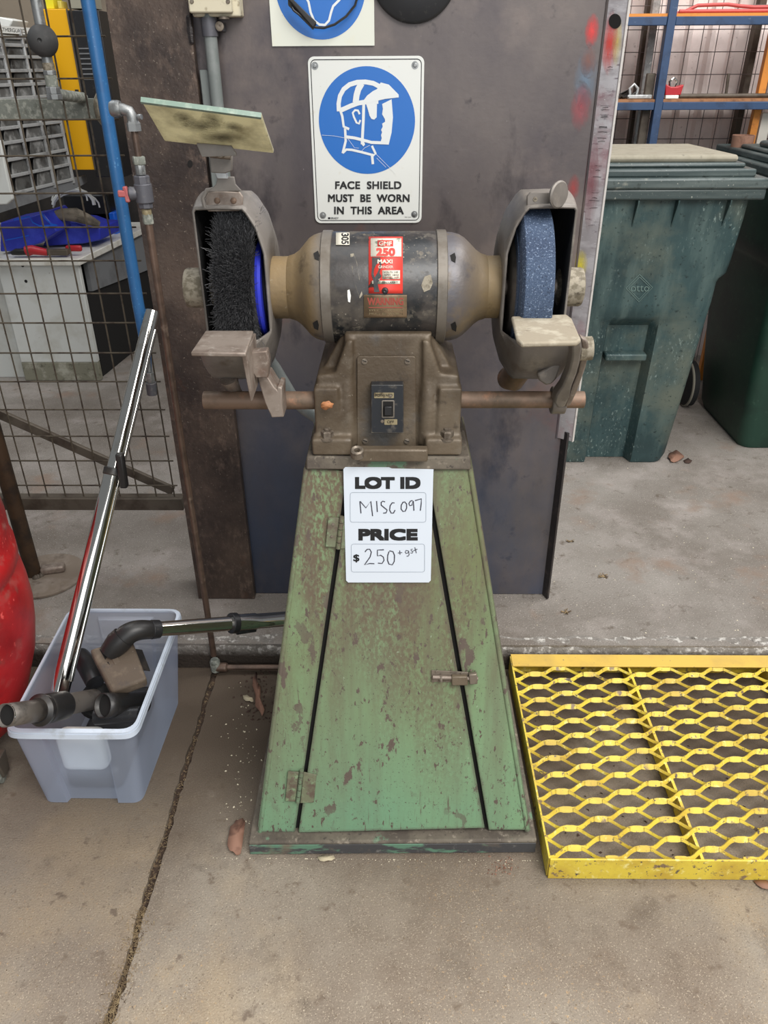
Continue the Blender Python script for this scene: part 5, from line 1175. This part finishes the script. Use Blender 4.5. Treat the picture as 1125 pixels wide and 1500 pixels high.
# galvanised stud, dark uprights, orange angle, white post
sx = P(951, 70, 3.66).x; sd = P(941, 70, 3.73).x
tag(MB().box((sx-.015, 3.64, ZS), (sx+.015, 3.67, 2.2)).build('wall_stud', 'galv', bevel=.002), 'galvanised steel stud left of the blue rack upright', 'stud')
tag(MB().box((sd-.009, 3.71, ZS), (sd+.007, 3.75, 2.2)).build('wall_stud', 'frame'), 'dark upright directly behind and left of the galvanised stud', 'stud')
ox = P(1104, 190, 3.45).x
tag(MB().box((ox-.016, 3.44, ZS), (ox+.012, 3.47, 2.2)).build('angle_upright', 'orange', bevel=.002), 'orange steel upright near the right edge beside the white post', 'upright')
tag(MB().box((ox+.030, 3.715, ZS), (ox+.055, 3.76, 2.2)).build('wall_stud', 'frame'), 'dark upright behind and left of the orange upright', 'stud')
wx = P(1113, 200, 3.47).x
tag(MB().box((wx-.012, 3.46, ZS), (wx+.026, 3.49, P(1115, 165, 3.47).z)).build('timber_post', 'white_post', bevel=.002), 'white painted post right of the orange upright', 'post')
# shelf items
zc0 = zs1
jj = P(912, 140, YK)
mb = MB(); rnd = random.Random(8)
for i in range(26):
    x = P(rnd.uniform(900, 922), 145, YK).x; y = YK+rnd.uniform(0, .05); mb.tube([(x, y, zs1+.004), (x+rnd.uniform(-.04, .04), y+.02, zs1+rnd.uniform(.008, .03)), (x+rnd.uniform(-.05, .05), y+.01, zs1+.005)], .004, 6)
tag(mb.build('chain_heap', 'soft_black'), 'heap of dark chain and fittings on the lower shelf left of the blue upright', 'chain')
c = P(938, 142, YK); hd = thing('shackle', (c.x, YK+.02, zs1), 'pale metal shackle and plate lying on the shelf beside the dark chain', 'shackle')
MB().prism([(c.x-.05, YK+.0, zs1), (c.x+.045, YK, zs1), (c.x+.05, YK+.04, zs1), (c.x-.03, YK+.05, zs1)], (0, 0, .014)).build('plate', 'alu', hd, bevel=.003)
MB().tube([(c.x-.035, YK+.02, zs1+.014), (c.x-.040, YK+.02, zs1+.035), (c.x-.025, YK+.02, zs1+.050), (c.x-.008, YK+.02, zs1+.035), (c.x-.010, YK+.02, zs1+.014)], .005, 8).build('bow', 'alu', hd)
c = P(986, 138, YK); rc_ = thing('lifting_clamp', (c.x, YK+.02, zs1), 'small red clamp with a chrome shackle on the shelf right of the blue upright', 'clamp')
MB().prism([(c.x-.030, YK, zs1+.012), (c.x+.030, YK, zs1+.012), (c.x+.036, YK, zs1+.048), (c.x+.012, YK, zs1+.040), (c.x-.012, YK, zs1+.040), (c.x-.034, YK, zs1+.050)], (0, .035, 0)).build('clamp_body', 'tool_red', rc_, bevel=.003)
MB().box((c.x-.028, YK-.004, zs1), (c.x+.022, YK+.04, zs1+.012)).build('clamp_foot', 'whitebox', rc_, bevel=.002)
MB().tube([(c.x-.012, YK+.016, zs1+.036), (c.x-.016, YK+.016, zs1+.058), (c.x-.002, YK+.016, zs1+.070), (c.x+.012, YK+.016, zs1+.060), (c.x+.008, YK+.016, zs1+.036)], .0045, 8).build('clamp_ring', 'chrome', rc_)
tag(MB().tube([(P(998, 144, YK).x, YK+.03, zs1+.008), (xe-.1, YK+.03, zs1+.008)], .008, 12).build('steel_bar', 'frame'), 'dark steel bar lying along the lower shelf right of the red clamp', 'bar')
tag(MB().tube([(P(1072, 140, YK).x, YK+.06, zs1), (P(1076, 108, YK).x, YK+.06, P(1076, 108, YK).z)], .006, 8).build('steel_pin', 'frame'), 'short dark rod standing upright behind the shelf bar', 'rod')
tag(MB().tube([P(990, 20, YK+.02), P(1003, 17, YK+.02), P(1022, 8, YK+.02), P(1045, 7, YK+.02), P(1066, 6.5, YK+.02), P(1085, 9, YK+.02), P(1105, 10.5, YK+.02), P(1140, 10, YK+.02)], .006, 8).build('air_line', 'red_cable'), 'red cable looping above the top shelf beam', 'cable')
tag(MB().tube([(ux+.03, YK+.01, zs2+.006), (xe, YK+.01, zs2+.006)], .006, 8).build('air_line', 'red_cable'), 'red cable lying straight along the top shelf', 'cable')
c = P(1086, 216, 3.2)
cp_ = tag(MB().lathe((c.x, 3.2, 1.03), (0, 0, 1), [(0, 0), (0, .036), (.09, .040), (.09, .036), (.005, .033), (.005, 0)], 24).build('rusty_can', 'leaf'), 'rusty brown can between the bin lid and the orange upright', 'can')

# ================================================================ LEFT BACKGROUND
# bench with white cabinet
YBn = 3.44
bn_ = thing('work_bench', (-1.5, 3.6, ZS), 'white bench cabinet with a pale worktop behind the mesh', 'bench')
xA, xB = P(20, 480, YBn).x, P(133, 480, YBn).x
ztp = P(60, 388, YBn).z
XL = -2.6
MB().box((P(18, 480, YBn).x, YBn, ZS+.09), (xB, YBn+.03, ztp-.001)).build('cabinet_end', 'cabinet_white', bn_, bevel=.003)
MB().box((P(18, 480, YBn).x, YBn-.001, ZS+.001), (xB, YBn+.03, ZS+.0895)).build('cabinet_foot', 'cabinet_foot', bn_, bevel=.003)
MB().box((XL, YBn+.05, ZS+.001), (P(18, 480, YBn).x-.002, YBn+.38, ztp-.002)).build('cabinet_side', 'cabinet_white', bn_)
# worktop: long strip that recedes to the right
tpz = ztp+.028
tl0, tl1 = V((XL, YBn-.02, 0)), V((xB+.02, YBn-.02, 0))
far = G(182, 346, tpz)
MB().prism([(XL, YBn-.02, ztp), (xB+.015, YBn-.02, ztp), (far.x+.05, 4.34, ztp), (XL, 4.34, ztp)], (0, 0, .028)).build('worktop', 'bench_top', bn_, bevel=.003)
MB().prism([(xB+.002, YBn+.10, ztp-.001), (far.x+.03, 4.33, ztp-.001), (far.x+.03, 4.33, ztp-.20), (xB+.002, YBn+.10, ztp-.14)], (-.02, 0, 0)).build('side_apron', 'grey_panel', bn_)
MB().box((-1.24, 4.30, ZS+.30), (-.6, 4.34, ztp-.01)).build('rear_panel', 'grey_panel', bn_)
for x, y in ((33, 389), (38, 412)): MB().lathe(P(x, y, YBn-.0005), SN, [(0, .007), (.0005, .007), (.0005, 0)], 12).build('screw_hole', 'gap', bn_)
a, b = P(131, 503, 3.50), P(190, 452, 4.25); MB().bar(a, b, .03, .035).build('cross_rail', 'grey_panel', bn_)
MB().prism([(xB-.01, YBn+.06, ZS+.001), (far.x+.02, 4.33, ZS+.001), (far.x+.02, 4.33, ztp-.2), (xB-.01, YBn+.06, ztp-.14)], (-.03, 0, 0)).build('void_shade', 'gap', bn_)  # black sheet painted as shade for the open space under the worktop
tag(MB().box((-2.6, 4.42, ZS+.001), (-.55, 4.58, 1.05)).build('dark_cupboard', 'dark_board'), 'dark cupboard standing behind the white bench', 'cupboard')
# blue parts bins
def pbin(pts, Y, name, mat, label, depth=.22, h=None):
    t = thing(name, P(pts[0][0], pts[0][1], Y), label, 'parts bin', 'blue parts bins on the bench')
    q_ = [P(x, y, Y) for x, y in pts]
    bb = MB(); bb.prism(q_, (0.02, depth, 0)); bb.build('bin_shell', mat, t, bevel=.006)
    return t, q_
t_, q_ = pbin([(0, 369), (18, 368), (58, 357), (84, 339), (62, 311), (42, 318), (0, 326)], 3.52, 'parts_bin', 'bin_blue', 'royal blue parts bin lying on its side at the left of the bench')
MB().ribbon([P(x, y, 3.508) for x, y in ((20, 322), (43, 317), (48, 326), (58, 331), (82, 330))], .006, SN).build('bin_lip', 'bin_blue2', t_)
MB().ribbon([P(x, y, 3.509) for x, y in ((60, 311), (66, 320), (75, 328), (84, 330))], .006, SN).build('bin_lip', 'bin_blue2', t_)
MB().ribbon([P(x, y, 3.509) for x, y in ((8, 352), (42, 345))], .004, SN).build('bin_rib', 'bin_blue2', t_)
t_, q_ = pbin([(62, 361), (122, 357), (147, 352), (146, 334), (128, 333), (112, 327), (90, 325), (72, 338)], 3.66, 'parts_bin', 'bin_blue', 'dark royal blue parts bin in the middle of the bench under grey cloth')
t_, q_ = pbin([(130, 352), (172, 346), (167, 311), (126, 312)], 4.0, 'parts_bin', 'bin_blue2', 'bright blue parts bin at the right end of the bench', .15)
mb = MB(); rnd = random.Random(12)
for k_ in range(3):
    mb.tube([P(70, 322-k_*3, 3.62), P(92, 316-k_*2, 3.62), P(112, 318-k_*3, 3.63), P(130, 324-k_*2, 3.64), P(146, 330-k_, 3.65)], [.012, .02, .022, .018, .010], 10)
tag(mb.build('rolled_cloth', 'cloth'), 'grey folded cloth draped over the middle blue bin', 'cloth')
mb = MB()
for k_, (r_, o_) in enumerate(((30, 0), (34, 4), (26, -6))):
    mb.tube([P(88+o_+ -r_*math.cos(a*math.pi/10)*1.0+20, 300-22*math.sin(a*math.pi/10)+o_, 3.9) for a in range(11)], .004 if k_ else .009, 6)
tag(mb.build('white_cable', 'whitebox'), 'thin white cables arching above the blue bins', 'cable')
tag(MB().box((P(92, 300, 4.0).x, 4.0, P(92, 312, 4.0).z-.06), (P(160, 300, 4.0).x, 4.1, P(92, 285, 4.0).z)).build('black_case', 'black', bevel=.01), 'black case behind the arching white cables', 'case')
tl2 = thing('cutting_tool', P(70, 372, 3.47), 'red and black hand tool lying along the front of the bench', 'tool')
tlz = P(60, 374, 3.46)
MB().tube([P(17, 371, 3.46), P(24, 369, 3.46), P(40, 369, 3.46)], [.008, .014, .013], 14).build('grip', 'soft_black', tl2)
MB().tube([P(39, 368, 3.46), P(48, 366, 3.46), P(70, 370, 3.46)], [.022, .020, .014], 14).build('tool_body', 'tool_red', tl2, bevel=0)
MB().box((P(69, 370, 3.46).x, 3.45, P(70, 374, 3.46).z), (P(100, 370, 3.46).x, 3.48, P(70, 365, 3.46).z)).build('chain', 'frame', tl2, bevel=.004)
MB().box((P(96, 370, 3.48).x, 3.48, P(70, 369, 3.48).z), (P(120, 370, 3.48).x, 3.50, P(70, 360, 3.48).z)).build('handle', 'tool_red', tl2, bevel=.008)
# drawer rack: near edge left, far edge right
rk2 = thing('drawer_rack', P(60, 280, 3.5), 'grey metal rack of shallow parts drawers behind the mesh', 'drawer rack')
YA, YBk = 2.95, 3.62
def rp(u, y, off=0):        # u: 0 at near-left edge .. 1 at right edge, y: row read on the right edge
    xr_ = P(60+(y-40)*.217, y, YBk); 
    xl_ = V((P(-60, 200, YA).x, YA, xr_.z))
    p = xl_.lerp(xr_, u); p.y -= off; return p
yrow = [57, 68, 84, 103, 122, 140, 160, 178, 197, 219, 240, 262]
for i, y in enumerate(yrow):
    MB().bar(rp(-.2, y, .004), rp(1, y, .004), .012, .012).build('drawer_rail', 'alu', rk2, bevel=.002)
for u in (.12, .34, .56, .78, 1.0):
    MB().bar(rp(u, 46, .010), rp(u, 268, .010), .010, .014, (0, 1, 0)).build('rack_upright', 'alu', rk2, bevel=.002)
for i in range(len(yrow)-1):
    for u in (.12, .34, .56, .78):
        a, b, c, d = rp(u+.02, yrow[i+1]-1.5, -.006), rp(u+.20, yrow[i+1]-1.5, -.006), rp(u+.20, yrow[i]+2.5, -.03), rp(u+.02, yrow[i]+2.5, -.03)
        MB().prism([a, b, c, d], (-.06, .08, 0)).build('drawer', 'drawer', rk2, bevel=.003)
MB().prism([rp(-.2, 264), rp(1, 264), rp(1, 276), rp(-.2, 284)], (-.02, .2, 0)).build('rack_plinth', 'grey_panel', rk2)
MB().prism([rp(-.2, 46, 0)+V((-.10, .12, 0)), rp(1, 46, 0)+V((-.10, .12, 0)), rp(1, 268, 0)+V((-.10, .12, 0)), rp(-.2, 268, 0)+V((-.10, .12, 0))], (-.01, .01, 0)).build('rack_back', 'grey_panel', rk2)
hdr = MB().prism([rp(-.2, 52, .012), rp(.92, 52, .012), rp(.92, 42, .012), rp(-.2, 42, .012)], (0, .006, 0)).build('header_strip', 'whitebox', rk2)
fh_ = lambda x, y, off=0: rp((x-0)/60*.42+.50, y, .0135+off)
text_mb('WEATHERGUARD', (4, 44.5, 48, 50), fh_, .02).build('header_lettering', 'print', rk2, smooth=False)
tag(MB().prism([P(-20, 230, 2.98), P(0, 205, 2.98), P(11, 262, 2.98), P(18, 292, 2.98), P(10, 300, 2.98), P(-20, 300, 2.98)], (0, .03, 0)).build('partition_board', 'cabinet_white', bevel=.004), 'white panel end at the left edge below the drawer rack', 'panel')
tag(MB().prism([P(-5, 24, 3.5), P(19, 29, 3.5), P(17, 34, 3.5), P(13, 43, 3.5), P(-5, 36, 3.5)], (0, .15, 0)).build('folded_sheet', 'whitebox', bevel=.004), 'crumpled white sheet on top of the drawer rack', 'sheet')
# yellow cabinet
YY = 3.72
yc_ = thing('yellow_cabinet', P(100, 250, YY), 'tall yellow cabinet with a black right side behind the mesh', 'cabinet')
xa, xb = P(80, 100, YY).x-.012, P(112, 100, YY).x
zt2, zb4 = P(80, 13, YY).z, P(120, 249, YY).z
xa, xb = P(66, 20, YY).x, P(98, 20, YY).x
MB().box((xa-.01, YY, zb4), (xb, YY+.30, zt2)).build('cabinet_door', 'cabinet_yellow', yc_, bevel=.003)
MB().box((xb+.001, YY+.004, zb4-.03), (xb+.13, YY+.30, zt2-.005)).build('cabinet_side', 'black', yc_, bevel=.003)
MB().box((xb-.022, YY-.008, P(115, 141, YY).z), (xb-.008, YY, P(115, 131, YY).z)).build('door_latch', 'black', yc_, bevel=.001)
MB().box((xb-.0, YY-.004, zb4), (xb+.006, YY+.0, zt2)).build('edge_trim', 'frame', yc_)
for i in range(7):
    MB().box((xb+.018, YY+.002, P(120, 70+i*7.5, YY).z), (xb+.11, YY+.006, P(120, 72+i*7.5, YY).z)).build('vent_slot', 'grey_panel', yc_)
tag(MB().box((xa, YY+.02, zt2+.001), (xa+.035, YY+.12, zt2+.09)).build('yellow_box', M('bright_yellow', (232, 220, 40), .5), bevel=.002), 'bright yellow carton on the left of the yellow cabinet top', 'carton')
tag(MB().box((xa+.055, YY+.01, zt2+.001), (xb-.02, YY+.08, zt2+.028)).build('small_carton', M('pale_yellow', (214, 196, 90), .5), bevel=.002), 'low pale yellow carton in the middle of the cabinet top', 'carton')
tag(MB().box((xb+.01, YY+.02, zt2+.001), (xb+.11, YY+.12, zt2+.09)).build('grey_carton', M('card_grey', (150, 146, 130), .7), bevel=.002), 'greyish carton at the right end of the cabinet top', 'carton')

# ================================================================ LOOSE BITS
def gl(pts, z=.002): return [G(x, y, z) for x, y in pts]
leaf('dry_leaf', gl([(337, 1250), (335, 1232), (338, 1215), (346, 1204), (356, 1201), (360, 1206), (357, 1225), (353, 1252), (346, 1254)]), 'leaf', 'long curled brown leaf against the left front of the pedestal base', curl=.012)
leaf('dry_leaf', gl([(376, 985), (382, 1008), (388, 1042), (384, 1050), (374, 1035), (370, 1005)]), 'leaf', 'reddish-brown leaf tucked beside the pedestal base further back', curl=.012)
leaf('dry_leaf', gl([(356, 1021), (362, 1019), (370, 1024), (371, 1030), (366, 1028), (360, 1027)]), 'leaf_pale', 'small pale leaf left of the reddish one near the pedestal', curl=.006)
leaf('dry_leaf', gl([(465, 1257), (475, 1253), (489, 1254), (491, 1258), (480, 1262), (469, 1262)]), 'leaf_pale', 'pale flat leaf on the floor just before the pedestal front', curl=.004)
leaf('dry_leaf', gl([(1103, 1291), (1122, 1290), (1140, 1299), (1136, 1306), (1116, 1303)]), 'leaf', 'brown leaf at the right edge in front of the yellow grate', curl=.006)
leaf('dry_leaf', gl([(978, 672), (980, 665), (990, 662), (999, 666), (1002, 671), (992, 678), (982, 678)], ZS+.002), 'leaf', 'pinkish-brown leaf on the slab beside the wheelie bin foot', curl=.010)
leaf('dark_scrap', gl([(1001, 675), (1008, 671), (1014, 675), (1010, 679), (1003, 678)], ZS+.002), 'crumb', 'small black scrap on the slab right of the pinkish leaf', cat='scrap', curl=.002)
def scatter(name, n, fn, size, mat, label, seed):
    rnd = random.Random(seed); mb = MB()
    for i in range(n):
        x, y, z = fn(rnd); s = size*rnd.uniform(.4, 1.3); a = rnd.uniform(0, 6.28); c_, s_ = math.cos(a)*s, math.sin(a)*s
        mb.add([(x+c_, y+s_, z), (x-s_, y+c_*.6, z), (x-c_*.8, y-s_, z), (x, y, z+s*.8)], [(0, 1, 3), (1, 2, 3), (2, 0, 3), (0, 2, 1)])
    return tag(mb.build(name, mat, smooth=False), label, 'debris', kind='stuff')
def f1(r):
    g = G(r.gauss(350, 14), r.uniform(1000, 1210), 0); return (min(g.x, -.30), g.y, .0005)
scatter('pale_chips', 75, f1, .0026, 'chips', 'scatter of tiny pale chips on the floor left of the pedestal', 1)
def f2(r): g = G(r.uniform(0, 1125), r.uniform(1260, 1500), 0); return (g.x, g.y, .0003)
scatter('floor_grit', 380, f2, .0013, 'straw', 'fine straw-coloured grit strewn over the front floor', 2)
def f3(r): g = G(r.uniform(300, 800), r.gauss(1255, 9), 0); return (g.x, min(g.y, .966), .0003)
scatter('floor_crumbs', 160, f3, .0014, 'chips', 'fine pale crumbs along the pedestal foot', 3)
def f4(r): return (r.uniform(-.56, 2.4), YE+.06+min(abs(r.gauss(0, .4)), .95), ZS+.0003)
scatter('slab_grit', 420, f4, .0022, 'chips', 'light grit on the raised slab', 4)
def f5(r): return (r.uniform(.32, 1.25), r.uniform(.95, 1.45), .0004)
scatter('leaf_crumbs', 160, f5, .0040, 'crumb', 'dark leaf crumbs on the floor under the yellow grate', 5)
def f6(r): g = G(r.gauss(375, 12), r.uniform(975, 1060), 0); return (min(g.x, -.298), g.y, .0004)
scatter('dark_debris', 70, f6, .005, 'crumb', 'dark debris in the corner beside the pedestal base', 6)
def f7(r): g = G(r.gauss(735, 10), r.gauss(1268, 8), 0); return (g.x, min(g.y, .975), .0004)
scatter('brown_crumbs', 60, f7, .0026, 'leaf', 'reddish crumbs before the right front corner of the pedestal', 7)
for px, py, s in ((835, 793, .012), (883, 845, .016), (829, 897, .014)):
    c = G(px, py, ZS+.001); mb = MB(); rnd = random.Random(px)
    for i in range(14):
        a = rnd.uniform(0, 6.28); mb.bar(c, c+V((math.cos(a)*s, math.sin(a)*s*.7, rnd.uniform(0, .008))), .002, .001)
    tag(mb.build('grass_tuft', 'straw', smooth=False), {793: 'small dry tuft on the slab furthest from the edge', 845: 'larger dry grass tuft in the middle of the slab', 897: 'dark dry tuft near the front edge of the slab'}[py], 'debris')
